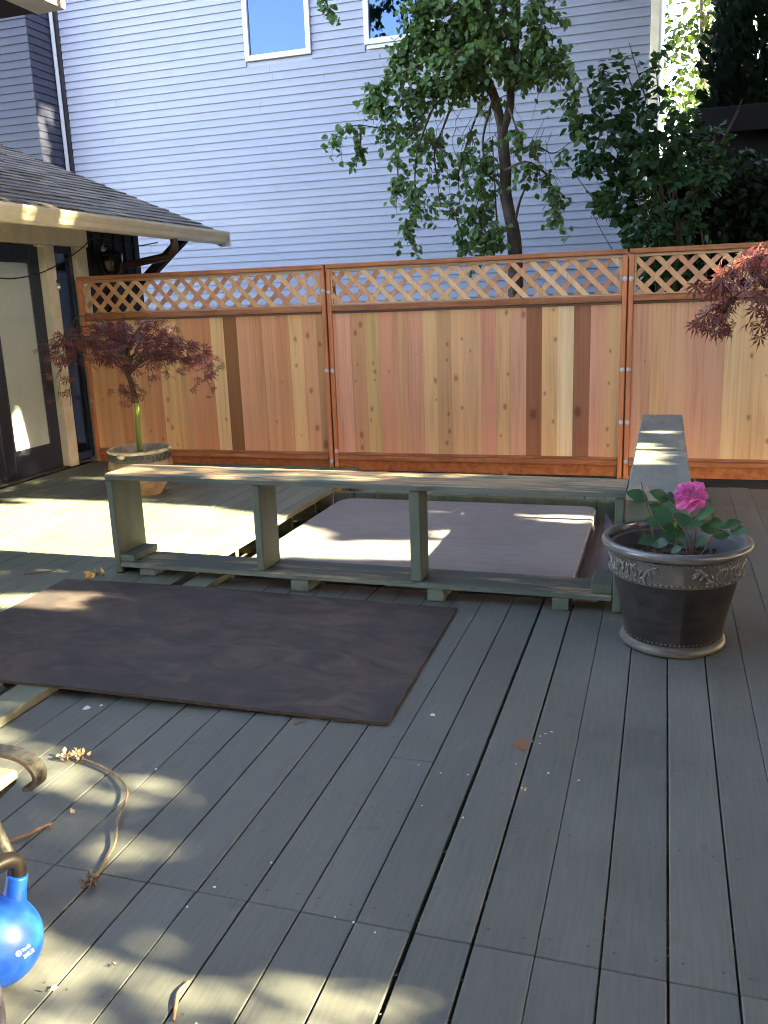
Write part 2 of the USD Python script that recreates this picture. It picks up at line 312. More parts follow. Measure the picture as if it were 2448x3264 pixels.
# cedar
RAIL = cedar('stained_rail', (196, 112, 62), dark=.6, streak=.35, seed=3)
mat('stained_rail_x', (.24, .085, .032), (.47, .185, .078), scale=(2.2, 30, 70), rough=.5, bump=.2, bump_d=.001, blotch=(.17, .05, .016), blotch_amt=.5, blotch_scale=5, rand=.1)
mat('stained_kick', (.21, .060, .018), (.36, .115, .036), scale=(16, 30, 34), detail=6, rough=.5, bump=.2, blotch=(.48, .20, .075), blotch_amt=.5, blotch_scale=22, rand=.1)
mat('pale_strip', (.36, .21, .10), (.60, .40, .21), scale=(2, 30, 80), rough=.6, rand=.1)
mat('dark_strip', (.10, .05, .025), (.24, .13, .06), scale=(2, 30, 60), rough=.6, rand=.1)
for i, c in enumerate([(214, 158, 106), (222, 172, 120), (200, 138, 98), (206, 150, 112), (188, 128, 88), (228, 184, 134)]):
    cedar(f'lattice_wood_{"abcdef"[i]}', tuple(np.array(c) * .95), dark=.75, streak=.4, light=1.1, seed=50 + i)
mat('galvanised', (.46, .48, .52), (.62, .64, .68), scale=(90, 90, 90), rough=.4, metal=.35)
# houses
mat('grey_siding', (.262, .288, .385), (.296, .322, .42), scale=(3, 3, 40), detail=3, rough=.55, bump=.12, bump_d=.001, rand=.02, blotch=(.335, .35, .43), blotch_amt=.3, blotch_scale=.8)
mat('blue_siding', (.020, .025, .050), (.027, .033, .062), scale=(30, 30, 4), detail=3, rough=.6, bump=.15, bump_d=.001, rand=.04, blotch=(.032, .037, .06), blotch_amt=.4, blotch_scale=2.5)
mat('black_trim', (.008, .008, .010), (.016, .016, .020), rough=.6)
mat('white_trim', (.40, .42, .48), (.48, .50, .55), scale=(9, 9, 9), rough=.45, blotch=(.5, .5, .52), blotch_amt=.15)
mat('cream_trim', (.60, .545, .42), (.72, .66, .53), scale=(8, 8, 8), rough=.5, bump=.1, blotch=(.36, .29, .18), blotch_amt=.3, blotch_scale=3.5)
mat('gutter_paint', (.56, .51, .39), (.66, .61, .48), scale=(6, 3, 6), rough=.35, spec=.5, blotch=(.42, .35, .24), blotch_amt=.3, blotch_scale=4)
mat('navy_paint', (.013, .019, .038), (.021, .029, .056), scale=(40, 40, 5), rough=.4, spec=.5, blotch=(.035, .04, .055), blotch_amt=.35, blotch_scale=4)
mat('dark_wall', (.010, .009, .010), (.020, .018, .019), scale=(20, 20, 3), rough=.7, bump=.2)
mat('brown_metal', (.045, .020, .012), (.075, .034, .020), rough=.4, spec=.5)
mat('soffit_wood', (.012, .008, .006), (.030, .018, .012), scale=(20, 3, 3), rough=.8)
for i, c in enumerate([(.120, .106, .097), (.15, .133, .120), (.098, .088, .083), (.165, .143, .126)]):
    mat(f'shingle_{"abcd"[i]}', tuple(np.array(c) * .75), tuple(np.array(c) * 1.25), scale=(160, 160, 160), detail=2, rough=.9, bump=.5, bump_d=.002, rand=.14)
mat('blind_slats', (.84, .85, .82), (.90, .91, .88), rough=.6)
pane('clear_pane', .045); pane('sky_pane', .13, (.5, .55, .6), coat=(.36, .54, .95))
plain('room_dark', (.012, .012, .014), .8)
plain('sill_dark', (.05, .045, .04), .6)
# ground and yard
mat('soil', (.010, .008, .006), (.035, .026, .017), scale=(30, 30, 30), rough=.95, bump=.6, bump_d=.01)
mat('mulch', (.016, .010, .007), (.075, .048, .032), scale=(70, 70, 70), rough=.9, bump=.7, bump_d=.008)
mat('lawn', (.02, .03, .012), (.05, .06, .025), scale=(9, 9, 9), rough=.95, bump=.4)
mat('vinyl_cover', (.150, .147, .152), (.195, .190, .194), scale=(10, 26, 26), detail=6, rough=.55, bump=.12, bump_d=.002, blotch=(.12, .105, .115), blotch_amt=.4, blotch_scale=2.2, spec=.35)
mat('vinyl_dark', (.035, .032, .042), (.065, .058, .072), scale=(30, 8, 30), rough=.42, bump=.2, bump_d=.003, spec=.5)
mat('plywood_dark', (.038, .031, .030), (.082, .064, .055), scale=(4.2, 8, 8), detail=8, rough=.65, bump=.04, bump_d=.001, blotch=(.026, .025, .031), blotch_amt=.8, blotch_scale=3.0, distort=1.2, spec=.3, lo=.36, hi=.66)
mat('plywood_edge', (.012, .009, .007), (.05, .035, .022), scale=(20, 20, 300), rough=.8)
# pots and plants
mat('planter_grey', (.0085, .0088, .0105), (.0155, .0155, .018), scale=(6, 6, 55), detail=5, rough=.55, bump=.18, bump_d=.002, blotch=(.034, .033, .033), blotch_amt=.6, blotch_scale=9, spec=.16)
mat('planter_band', (.036, .036, .036), (.066, .065, .062), scale=(14, 14, 14), rough=.42, bump=.15, blotch=(.085, .078, .07), blotch_amt=.5, blotch_scale=10, spec=.5)
mat('planter_rim', (.045, .046, .051), (.078, .079, .083), scale=(10, 10, 10), rough=.25, spec=.9, blotch=(.12, .11, .11), blotch_amt=.4, blotch_scale=9)
mat('glazed_tan', (.13, .085, .05), (.24, .165, .105), scale=(9, 9, 5), detail=6, rough=.4, bump=.15, blotch=(.44, .33, .20), blotch_amt=.6, blotch_scale=7, spec=.5)
mat('glazed_black', (.030, .032, .038), (.075, .075, .08), scale=(30, 30, 30), rough=.45, bump=.4, spec=.5)
mat('glazed_cream', (.40, .33, .22), (.62, .54, .40), scale=(24, 24, 24), rough=.45, blotch=(.18, .10, .06), blotch_amt=.6, blotch_scale=16)
mat('bark_brown', (.032, .022, .016), (.085, .062, .046), scale=(45, 45, 8), rough=.9, bump=.7, bump_d=.006, blotch=(.11, .10, .085), blotch_amt=.4, blotch_scale=8)
mat('bark_twig', (.05, .032, .022), (.11, .075, .05), scale=(60, 60, 20), rough=.8)
mat('stem_green', (.13, .17, .025), (.20, .26, .05), scale=(40, 40, 9), rough=.5)
mat('stem_red', (.10, .045, .022), (.18, .09, .045), scale=(60, 60, 20), rough=.6)
leafmat('leaf_tree', [(.062, .115, .042), (.11, .19, .066), (.18, .27, .11), (.26, .33, .19)], .28)
leafmat('leaf_shrub', [(.020, .052, .020), (.036, .084, .030), (.055, .115, .042), (.08, .15, .055)], .25)
leafmat('leaf_ivy', [(.011, .030, .012), (.019, .048, .019), (.032, .070, .027)], .2)
leafmat('leaf_backlit', [(.02, .038, .008), (.035, .06, .011), (.06, .09, .016)], .32, tcol=(1.9, 1.9, .8))
leafmat('leaf_conifer', [(.010, .030, .013), (.020, .048, .020), (.034, .070, .028)], .12, rough=.7)
leafmat('leaf_far', [(.015, .03, .012), (.03, .055, .02)], .15)
leafmat('leaf_rose', [(.024, .080, .036), (.038, .115, .050), (.055, .145, .065)], .22, rough=.42, spec=.5)
leafmat('leaf_maple', [(.075, .030, .034), (.125, .046, .050), (.17, .065, .062), (.17, .10, .06)], .35, tcol=(1.9, .9, .8))
leafmat('leaf_maple_dark', [(.11, .045, .045), (.18, .075, .065), (.28, .14, .10)], .3, tcol=(2.0, 1.0, .8), spec=.5)
usdkit.material(stage, '/World/Looks/petal_pink', {
    'g': ('geometry', {}), 'r': ('rgb_ramp', {'ramp': [(0, (.60, .08, .34)), (.35, (.80, .18, .52)), (.7, (.92, .40, .70)), (1, (.96, .66, .84))]}),
    'p': ('principled_bsdf', {'roughness': .5, 'sheen_weight': .2}), 't': ('translucent_bsdf', {'color': (.9, .35, .6)}), 'm': ('mix_closure', {'fac': .15})},
    [('g.random_per_island', 'r.fac'), ('r.color', 'p.base_color'), ('p.BSDF', 'm.closure1'), ('t.BSDF', 'm.closure2')], surface='m.closure')
# small things
mat('vinyl_blue', (.0, .034, .29), (.003, .050, .37), scale=(12, 12, 12), rough=.48, spec=.4, blotch=(.03, .14, .52), blotch_amt=.4, blotch_scale=14, rough_var=.12)
mat('iron_black', (.005, .0042, .0038), (.013, .0105, .009), scale=(30, 30, 30), rough=.42, bump=.2, bump_d=.001, spec=.25, blotch=(.02, .016, .013), blotch_amt=.25, blotch_scale=20)
mat('iron_worn', (.026, .024, .022), (.105, .098, .085), scale=(60, 60, 60), rough=.5, metal=.3, bump=.5, bump_d=.003)
cedar('seat_slat_wood', (214, 168, 122), dark=.75, streak=.5, seed=77)
plain('print_white', (.80, .82, .84), .5)
mat('dry_stem', (.075, .050, .035), (.20, .145, .10), scale=(60, 60, 60), rough=.8)
mat('dry_bloom', (.40, .28, .15), (.66, .52, .33), scale=(90, 90, 90), rough=.8)
mat('dry_twig', (.18, .09, .05), (.34, .20, .12), scale=(80, 80, 80), rough=.8)
mat('dry_leaf', (.48, .28, .09), (.68, .46, .18), scale=(60, 60, 60), rough=.7)
mat('spatter', (.50, .52, .53), (.70, .72, .72), scale=(200, 200, 200), rough=.8)
mat('rust_mark', (.16, .075, .045), (.23, .11, .065), scale=(60, 60, 60), rough=.8)
plain('cable_black', (.010, .009, .009), .5)
pane('bulb_glass', .30, (.97, .97, .97), .02)
mat('lantern_brown', (.030, .020, .014), (.065, .045, .032), rough=.5)
pane('lantern_glass', .05, (.45, .40, .33), .2)
mat('shed_dark', (.003, .0026, .0028), (.006, .0052, .0056), rough=.85, spec=.15)
mat('concrete', (.16, .15, .15), (.26, .25, .25), scale=(20, 20, 20), rough=.9)
LAT = ['lattice_wood_' + c for c in 'abcdef']

# ================================================================== THE GROUND AND THE DECK
gm = trimesh.Trimesh([(-400, -400, -.55), (400, -400, -.55), (400, 400, -.55), (-400, 400, -.55)], [[0, 1, 2], [0, 2, 3]], process=False)
single('ground', gm, 'soil', 'dark bare soil around and under the deck', 'ground', (0, 0, -.55), kind='structure')

rng = np.random.default_rng(7); rnd = random.Random(7)
deck = thing('deck', 'grey green painted wooden deck of long boards', 'deck', (0, 3, 0), kind='structure')
P0, PW = -0.658, 0.1435
RAISE = .032
LEFT_EDGE, PIT_L, PIT_R, PIT_F, PIT_B = P0 - 11 * PW, -2.445, P0 + 3 * PW, 4.10, 6.25
gapw = {}
def gap(k):
    if k not in gapw:
        gapw[k] = {-1: .003, 0: .0045, 1: .011, 2: .007, 3: .002, 4: .0045, 5: .006, 6: .005}.get(k, rnd.choice([.002, .0025, .003, .004]))
    return gapw[k]
def board(x0, x1, y0, y1, z, m='deck_paint'):
    dz = rnd.uniform(-.0012, .0012)
    b = bx(x0, x1, y0, y1, z - .034, z + dz, .0022)
    part(deck, 'deck_board', b, m)
for k in range(-40, 22):
    xa, xb = P0 + k * PW + gap(k) / 2, P0 + (k + 1) * PW - gap(k + 1) / 2
    left = xb < LEFT_EDGE + .02
    mt = 'deck_paint'
    if not left:
        segs = [(-1.5, 1.6835), (1.6865, PIT_F if xb < PIT_R + .05 and xa < PIT_R - .05 else 6.82 + .01 * (k % 3))]
        if k == -1: segs = [(-1.5, 1.6835), (1.6865, 2.452), (2.4545, PIT_F)]
        for a, b_ in segs: board(xa, xb, a, b_, 0, mt)
        if xa < PIT_R - .05: board(xa, xb, PIT_B + .045, 6.82, 0, 'deck_paint_green')
    else:
        if xa > PIT_L - .03: ends = [(-1.5, PIT_F)]
        elif xb > PIT_L: xb = PIT_L; ends = [(-1.5, 5.2565), (5.2595, 6.86)]
        else: ends = [(-1.5, 5.2565), (5.2595, 7.12)]
        if xa < -5.33: continue
        for a, b_ in ends: board(xa, xb, a, b_, RAISE, 'deck_paint_green')
# frame under the deck, seen in the pit
for y in (4.62, 5.02, 5.47, 5.90, 6.22):
    part(deck, 'joist', bx(-4.6, PIT_L - .012, y - .019, y + .019, -.145, RAISE - .037, .002), 'joist_wood')
part(deck, 'beam', bx(PIT_L - .16, PIT_L - .03, 4.15, 6.5, -.245, -.148, .003), 'joist_wood')
for y0, y1 in ((4.28, 4.49), (4.55, 4.74)):
    part(deck, 'blocking', bx(PIT_L - .12, PIT_L + .10, y0, y1, -.20, -.105, .004), 'joist_wood')
for x0, x1, m in ((-2.44, -2.27, 'mossy_board'), (-2.265, -2.105, 'bench_paint'), (-2.10, -.42, 'mossy_board'), (-.415, -.235, 'mossy_board')):
    part(deck, 'rim_board', bx(x0, x1, PIT_B, PIT_B + .038, -.13, .004, .003), m)
part(deck, 'pit_front_board', bx(-2.44, -.24, PIT_F - .045, PIT_F - .007, -.20, -.036, .003), 'joist_wood')
part(deck, 'pit_side_board', bx(PIT_R - .0, PIT_R + .036, PIT_F, PIT_B, -.20, -.036, .003), 'joist_wood')
part(deck, 'edge_board', bx(-.2, 2.5, 6.845, 6.88, -.2, -.04, .003), 'bench_paint')
for y in np.arange(-1.2, 4.1, .42):
    part(deck, 'joist', bx(LEFT_EDGE + .04, 2.4, y - .019, y + .019, -.18, -.037, .002), 'joist_wood')
# screw heads over the joists
sc_ = []
for k in range(-11, 16):
    for y in np.arange(-1.2, 4.1, .42):
        for u in (.028, .115):
            sc_.append((P0 + k * PW + u + rnd.uniform(-.004, .004), y + rnd.uniform(-.006, .006), .0008))
hx = np.array([(math.cos(a), math.sin(a), 0) for a in np.arange(6) * math.pi / 3] + [(0, 0, .0001)]); hf = np.array([[i, (i + 1) % 6, 6] for i in range(6)])
part(deck, 'screws', scatter(hx, hf, np.array(sc_), np.broadcast_to(np.eye(3), (len(sc_), 3, 3)), np.full((len(sc_), 3), .0036) * [1, 1, 1]), 'sill_dark', kind='stuff')
# old marks on the boards
def spot(x, y, r, z=0.0, m='spatter', n=9, asp=1.0):
    a = np.linspace(0, 2 * np.pi, n, endpoint=False); rr = r * np.array([rnd.uniform(.55, 1.15) for _ in range(n)])
    poly = Polygon(np.stack([x + rr * np.cos(a), y + rr * np.sin(a) * asp], 1)).buffer(0)
    part(deck, 'paint_spot', extrude(poly, 'z', z + .0015, z + .0026), m)
for x, y, r in ((-.742, 2.765, .016), (-.318, 2.74, .007), (-.335, 2.72, .006), (-.35, 2.70, .005), (-.345, 2.65, .006), (-.372, 2.66, .004), (-.295, 2.47, .007), (-.40, 2.50, .005), (-.20, 2.45, .006),
                (-.535, 2.40, .006), (-.62, 2.39, .005), (-.70, 2.42, .004), (-.50, 2.17, .006), (-.63, 2.2, .005), (-.60, 1.66, .005), (-.66, 1.68, .006), (-.71, 1.685, .005), (-.95, 1.84, .006), (-1.05, 1.71, .008),
                (-1.08, 1.625, .005), (-2.02, 2.52, .03), (-1.98, 2.55, .012), (-1.52, 2.19, .008)):
    spot(x, y, r * .62)
spot(-.405, 2.63, .033, m='rust_mark', n=11, asp=1.3)

# ================================================================== THE FENCE
FY = 7.18
def fence_panel(X0, X1, label, boards, seed, narrow=False):
    r = random.Random(seed)
    t = thing('cedar_fence', label, 'fence', ((X0 + X1) / 2, FY, -.02))
    sw = .037
    part(t, 'stile', bx(X0, X0 + sw, FY - .022, FY + .018, -.012, 1.73, .003), RAIL)
    part(t, 'stile', bx(X1 - sw, X1, FY - .022, FY + .018, -.012, 1.73, .003), RAIL)
    part(t, 'cap_rail', bx(X0, X1, FY - .030, FY + .022, 1.7305, 1.768, .004), 'stained_rail_x')
    a, b = X0 + sw + .001, X1 - sw - .001
    part(t, 'top_stop', bx(a, b, FY - .016, FY + .014, 1.706, 1.729, .002), 'pale_strip')
    part(t, 'lattice_stop', bx(a, a + .016, FY - .014, FY + .012, 1.4385, 1.7045, .002), 'pale_strip')
    part(t, 'lattice_stop', bx(b - .016, b, FY - .014, FY + .012, 1.4385, 1.7045, .002), 'pale_strip')
    part(t, 'middle_rail', bx(a, b, FY - .028, FY + .016, 1.380, 1.424, .003), 'stained_rail_x')
    part(t, 'lattice_sill', bx(a, b, FY - .017, FY + .013, 1.4255, 1.437, .002), 'pale_strip')
    part(t, 'board_stop', bx(a, b, FY - .012, FY + .014, 1.357, 1.3785, .002), 'dark_strip')
    part(t, 'bottom_stop', bx(a, b, FY - .014, FY + .014, .133, .154, .002), 'stained_rail_x')
    part(t, 'bottom_rail', bx(a, b, FY - .030, FY + .016, .090, .1315, .003), 'stained_rail_x')
    part(t, 'kick_board', bx(a, b, FY - .012, FY + .012, -.004, .0885, .003), 'stained_kick')
    # lattice: one layer leans each way
    fr = sbox(a + .0165, 1.4375, b - .0165, 1.7055); w = .0275
    lo, hi = X0 - .4, X1 + .1
    x = lo + r.uniform(0, .157)
    for layer, s in ((0, 1), (1, -1)):
        x = (-2.639 - 5 * .157 * 8 - .157) + (0 if layer == 0 else .078)
        while x < X1 + .5:
            c = Polygon([(x - w, 1.75), (x + w, 1.75), (x + w + s * .36, 1.39), (x - w + s * .36, 1.39)])
            g = c.intersection(fr)
            if g.area > 2e-4 and g.geom_type == 'Polygon':
                y0 = FY - .012 if layer == 0 else FY - .0035
                part(t, 'lattice_slat', extrude(g, 'y', y0, y0 + .008), r.choice(LAT[:3] + LAT[5:] + LAT[:2]) if layer == 0 else r.choice(LAT[1:5]))
            x += .157
    # boards
    n = len(boards); edges = [a]
    for bw, *_ in boards: edges.append(edges[-1] + bw)
    k = (b - a) / (edges[-1] - a); edges = [a + (e - a) * k for e in edges]
    for i, (bw, col, knots) in enumerate(boards):
        x0, x1 = edges[i] + .0001, edges[i + 1] - .0001
        kn = [(x0 + (x1 - x0) * u, z, rr * .56) for u, z, rr in knots]
        nm = f'cedar_{"abc"[seed]}{i:02d}'.replace('cedar_', 'cedar_board_')
        m = cedar(nm, col, kn, dark=.72, streak=.55, light=1.14, seed=seed * 40 + i)
        dy = r.uniform(-.0006, .0006)
        part(t, 'fence_board', bx(x0, x1, FY - .006 + dy, FY + .009 + dy, .1545, 1.3565, .0004), m)
    return t
def bolt(t, x, z, y=FY - .0225):
    prof = [(0, -.0045), (.006, -.0042), (.0085, -.003), (.0095, -.001), (.015, -.0008), (.0155, .0), (.0155, .001)]
    m = lathe([(a_ * 1.2, b_ * 1.2) for a_, b_ in prof], n=14)
    m = xf(m, rot((1, 0, 0), -90)); m.apply_translation((x, y, z)); part(t, 'bolt', m, 'galvanised', 40)

T, O, S, D = (206, 152, 100), (200, 138, 86), (208, 146, 108), (150, 92, 56)
pb1 = [(.055, (216, 168, 110), []), (.10, (204, 146, 94), [(.4, .62, .012)]), (.13, (200, 146, 94), []), (.13, (196, 132, 82), [(.6, .22, .010)]), (.13, (208, 158, 100), []), (.12, (198, 134, 84), [(.4, .32, .012), (.7, .75, .014)]),
       (.09, (192, 124, 78), [(.5, .25, .013)]), (.20, (216, 166, 106), [(.25, .62, .022), (.14, .43, .020), (.35, .36, .022), (.34, .9, .014), (.55, .2, .012)]), (.10, (198, 144, 90), []), (.13, (202, 132, 88), []), (.12, (198, 128, 82), []),
       (.13, (222, 180, 122), [(.75, .93, .035), (.7, .44, .016)]), (.13, (136, 88, 48), []), (.125, (206, 142, 104), []), (.125, (202, 140, 94), []), (.125, (206, 142, 100), [(.7, .42, .014)]), (.13, (200, 134, 86), [(.3, .78, .009)]),
       (.13, (222, 172, 112), [(.45, 1.15, .022), (.4, .92, .016), (.5, .30, .01)]), (.13, (208, 146, 98), [(.35, 1.18, .026), (.4, .70, .024), (.7, .37, .028)]), (.065, (186, 132, 82), [(.5, .22, .04), (.4, 1.1, .02)])]
F1 = fence_panel(-5.255, -2.7805, 'left cedar fence panel behind the potted red maple, next to the door', pb1, 0)
pb2 = [(.03, (204, 132, 96), []), (.128, (216, 150, 120), []), (.13, (194, 136, 92), [(.72, 1.26, .028), (.35, 1.19, .022), (.4, .92, .012), (.5, .31, .028), (.5, .20, .022), (.2, .78, .010)]), (.13, (198, 160, 96), [(.5, .93, .015), (.62, .86, .018), (.6, .79, .012), (.3, .54, .020), (.2, .44, .014)]),
       (.13, (206, 134, 102), [(.6, .86, .012)]), (.13, (206, 148, 104), []), (.125, (208, 142, 110), [(.5, 1.0, .008)]), (.122, (216, 170, 114), [(.85, .78, .024), (.9, .62, .01)]), (.122, (190, 142, 94), [(.75, 1.08, .018), (.7, .95, .014), (.75, .5, .018), (.8, .35, .02), (.6, .25, .02)]),
       (.127, (212, 160, 108), [(.3, .80, .026), (.75, 1.12, .014), (.7, .55, .016)]), (.127, (206, 156, 106), [(.3, 1.02, .012)]), (.128, (204, 134, 104), []), (.122, (208, 158, 104), [(.7, 1.32, .02), (.6, .56, .024), (.8, .83, .016), (.3, .32, .014)]), (.127, (206, 146, 112), [(.8, 1.30, .026)]),
       (.127, (148, 90, 54), [(.45, .50, .042)]), (.126, (216, 166, 106), [(.85, 1.1, .018), (.2, .67, .016), (.75, .44, .016), (.7, 1.33, .014)]), (.127, (232, 202, 152), []), (.131, (150, 92, 60), [(.3, .52, .044)]), (.118, (206, 142, 110), []), (.095, (202, 152, 98), [(.4, 1.0, .013), (.35, .75, .014), (.3, .38, .018), (.4, .25, .015)]), (.02, (216, 168, 112), [])]
F2 = fence_panel(-2.7655, -.2915, 'middle cedar fence panel with two dark brown boards and one cream board', pb2, 1)
pb3 = [(.14, (200, 140, 106), [(.7, .92, .008)]), (.13, (206, 154, 102), []), (.13, (202, 148, 108), []), (.12, (200, 138, 104), []), (.145, (194, 138, 104), []), (.13, (212, 170, 118), []), (.125, (208, 162, 108), [(.45, .95, .02), (.5, .48, .022)]), (.13, (212, 166, 112), [(.6, .3, .02), (.3, .8, .01)]),
       (.13, (200, 150, 100), []), (.13, (214, 170, 120), [(.4, .7, .02)]), (.13, (196, 136, 96), []), (.13, (208, 150, 104), []), (.13, (206, 160, 110), [(.5, .9, .02)]), (.13, (200, 140, 100), []), (.13, (210, 160, 110), []), (.13, (204, 150, 104), []), (.13, (208, 156, 104), []), (.13, (200, 146, 100), [])]
F3 = fence_panel(-.2795, 2.20, 'right cedar fence panel behind the long bench and the hanging maple branch', pb3, 2)
for t, x, z in ((F1, -2.799, 1.546), (F2, -2.747, 1.538), (F1, -2.799, .874), (F2, -2.747, .873), (F2, -2.747, .166), (F1, -2.799, .071), (F1, -5.236, .62),
                (F2, -.310, 1.549), (F3, -.261, 1.547), (F2, -.310, .855), (F3, -.261, .855), (F2, -.310, .44), (F3, -.261, .44), (F3, -.261, .12)):
    bolt(t, x, z)
for x in (-2.773, -.2855):
    single('fence_post', bx(x - .045, x + .045, FY + .0225, FY + .11, -.55, 1.70, .004), 'stained_rail',
           'square cedar post behind the joint of the ' + ('left and middle' if x < -1 else 'middle and right') + ' fence panels', 'post', (x, FY + .06, -.55))
# low retaining pieces under the fence
for x0, x1, lb in ((-3.40, -2.98, 'left of the first fence post'), (-2.70, -2.36, 'right of the first fence post'), (-1.62, -1.27, 'under the middle of the fence')):
    single('stone_block', bx(x0, x1, FY + .13, FY + .30, -.55, -.022, .012), 'concrete', 'low grey concrete block under the fence, ' + lb, 'block', (x0, FY + .2, -.55))
lat = thing('low_lattice', 'dark green low lattice strip in the gap under the middle fence panel', 'lattice', (-1.5, FY + .16, -.5))
for s in (1, -1):
    x = -2.4
    while x < -.35:
        g = Polygon([(x - .02, .0), (x + .02, .0), (x + .02 + s * .4, -.4), (x - .02 + s * .4, -.4)])
        part(lat, 'lattice_slat', extrude(g, 'y', FY + .34 + (.01 if s > 0 else 0), FY + .348 + (.01 if s > 0 else 0)), 'bench_paint'); x += .115

# ================================================================== NEIGHBOURING GREY HOUSE
KW = 11.5 / 10.3
WX = lambda x: x * KW
WZ = lambda z: 1.45 + (z - 1.45) * KW
WY = 11.5
def siding(parent, plane, a0, a1, z0, z1, reveal, holes, m, out, seed, joints=True):
    """Lap boards. plane 'y': wall at y = out's first value facing -y, spanning x a0..a1; 'x': wall facing +x spanning y."""
    r = random.Random(seed); z = z0; prev = []
    while z < z1:
        zt = min(z + reveal, z1)
        spans = [(a0, a1)]
        for h0, h1, hz0, hz1 in holes:
            if zt > hz0 and z < hz1: spans = [q for s0, s1 in spans for q in ((s0, min(s1, h0)), (max(s0, h1), s1)) if q[1] - q[0] > .02]
        for s0, s1 in spans:
            cuts = [s0]
            if joints and s1 - s0 > 3:
                c = s0 + r.uniform(.6, 3.2)
                while c < s1 - .5: cuts.append(c); c += r.uniform(3.0, 3.8)
            cuts.append(s1)
            for c0, c1 in zip(cuts[:-1], cuts[1:]):
                c0 += .0012; c1 -= .0012
                # profile: thin at the top, proud at the bottom
                pr = [(.002, z + .003), (.0165, z + .001), (.016, z + .005), (.004, zt), (.002, zt + .0)]
                v = []
                for c in (c0, c1):
                    for o, zz in pr: v.append((c, out - o, zz) if plane == 'y' else (out + o, c, zz))
                n = len(pr); f = []
                for i in range(n):
                    j = (i + 1) % n; f += [[i, j, n + j], [i, n + j, n + i]]
                f += [[0, i + 1, i] for i in range(1, n - 1)] + [[n, n + i, n + i + 1] for i in range(1, n - 1)]
                part(parent, 'siding_board', (np.array(v), np.array(f)), m)
        z = zt
gx0, gx1 = -8.29, WX(-.19)
ZTOP = 8.6
gh = thing('grey_house', 'tall pale blue grey neighbouring house with horizontal lap siding behind the fence', 'house', ((gx0 + gx1) / 2, WY + 3, -.55))
w1 = (WX(-4.848), WX(-4.01), WZ(4.248), WZ(5.75)); w2 = (WX(-3.361), WX(-2.53), WZ(4.262), WZ(5.75)); vt = (WX(-2.985), WX(-2.86), WZ(3.66), WZ(3.79))
# wall core with openings
core = sbox(gx0, -.55, gx1, ZTOP)
for w in (w1, w2): core = core.difference(sbox(w[0] + .02, w[2] + .02, w[1] - .02, w[3] - .02))
part(gh, 'wall', extrude(core, 'y', WY, WY + .15), 'grey_siding')
part(gh, 'wall', cat([bx(gx0, gx0 + .15, WY + .152, WY + 6, -.55, ZTOP), bx(gx1 - .15, gx1, WY + .152, WY + 6, -.55, ZTOP), bx(gx0, gx1, WY + 6.002, WY + 6.15, -.55, ZTOP)]), 'grey_siding')
rf = extrude(Polygon([(gx0 - .4, ZTOP), (gx1 + .4, ZTOP), ((gx0 + gx1) / 2, ZTOP + 2.2)]), 'y', WY - .35, WY + 6.4)
part(gh, 'roof', rf, 'shingle_a')
siding(gh, 'y', gx0 + .045, gx1 - .08, WZ(1.1), ZTOP, .0988, [w1, w2, vt], 'grey_siding', WY, 5)
part(gh, 'corner_trim', bx(gx0 - .035, gx0 + .043, WY - .03, WY + .03, -.5, ZTOP - .01, .003), 'black_trim')
part(gh, 'corner_board', bx(gx1 - .078, gx1 + .02, WY - .028, WY + .09, -.5, ZTOP - .01, .004), 'cream_trim')
for w in (w1, w2):
    x0, x1, z0, z1 = w; fw = .068
    fr = part(gh, 'window', cat([bx(x0, x0 + fw, WY - .045, WY + .05, z0, z1, .004), bx(x1 - fw, x1, WY - .045, WY + .05, z0, z1, .004),
                                 bx(x0 + fw, x1 - fw, WY - .045, WY + .05, z0, z0 + fw, .004), bx(x0 + fw, x1 - fw, WY - .045, WY + .05, z1 - fw, z1, .004)]), 'white_trim')
    part(fr, 'pane', bx(x0 + fw - .004, x1 - fw + .004, WY - .012, WY - .006, z0 + fw - .004, z1 - fw + .004, .001), 'sky_pane')
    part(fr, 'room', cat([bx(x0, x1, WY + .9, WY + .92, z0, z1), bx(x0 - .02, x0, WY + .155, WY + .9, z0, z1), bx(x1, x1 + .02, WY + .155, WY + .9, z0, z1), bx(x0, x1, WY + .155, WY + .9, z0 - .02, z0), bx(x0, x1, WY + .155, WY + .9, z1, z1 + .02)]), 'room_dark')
    if w is w2: part(fr, 'sill', bx(x0 + .03, x1 - .03, WY - .03, WY - .016, z0 - .05, z0 - .004, .003), 'white_trim')
vn = part(gh, 'vent', cat([bx(vt[0], vt[1], WY - .02, WY, vt[2], vt[2] + .012), bx(vt[0], vt[1], WY - .02, WY, vt[3] - .012, vt[3]), bx(vt[0], vt[0] + .012, WY - .02, WY, vt[2] + .012, vt[3] - .012), bx(vt[1] - .012, vt[1], WY - .02, WY, vt[2] + .012, vt[3] - .012)]), 'grey_siding')
for i in range(6):
    z = vt[2] + .02 + i * .019
    part(vn, 'louvre', xf(bx(vt[0] + .012, vt[1] - .012, WY - .016, WY - .004, z, z + .004, .001), rot((1, 0, 0), 30, (0, WY - .01, z))), 'grey_siding')

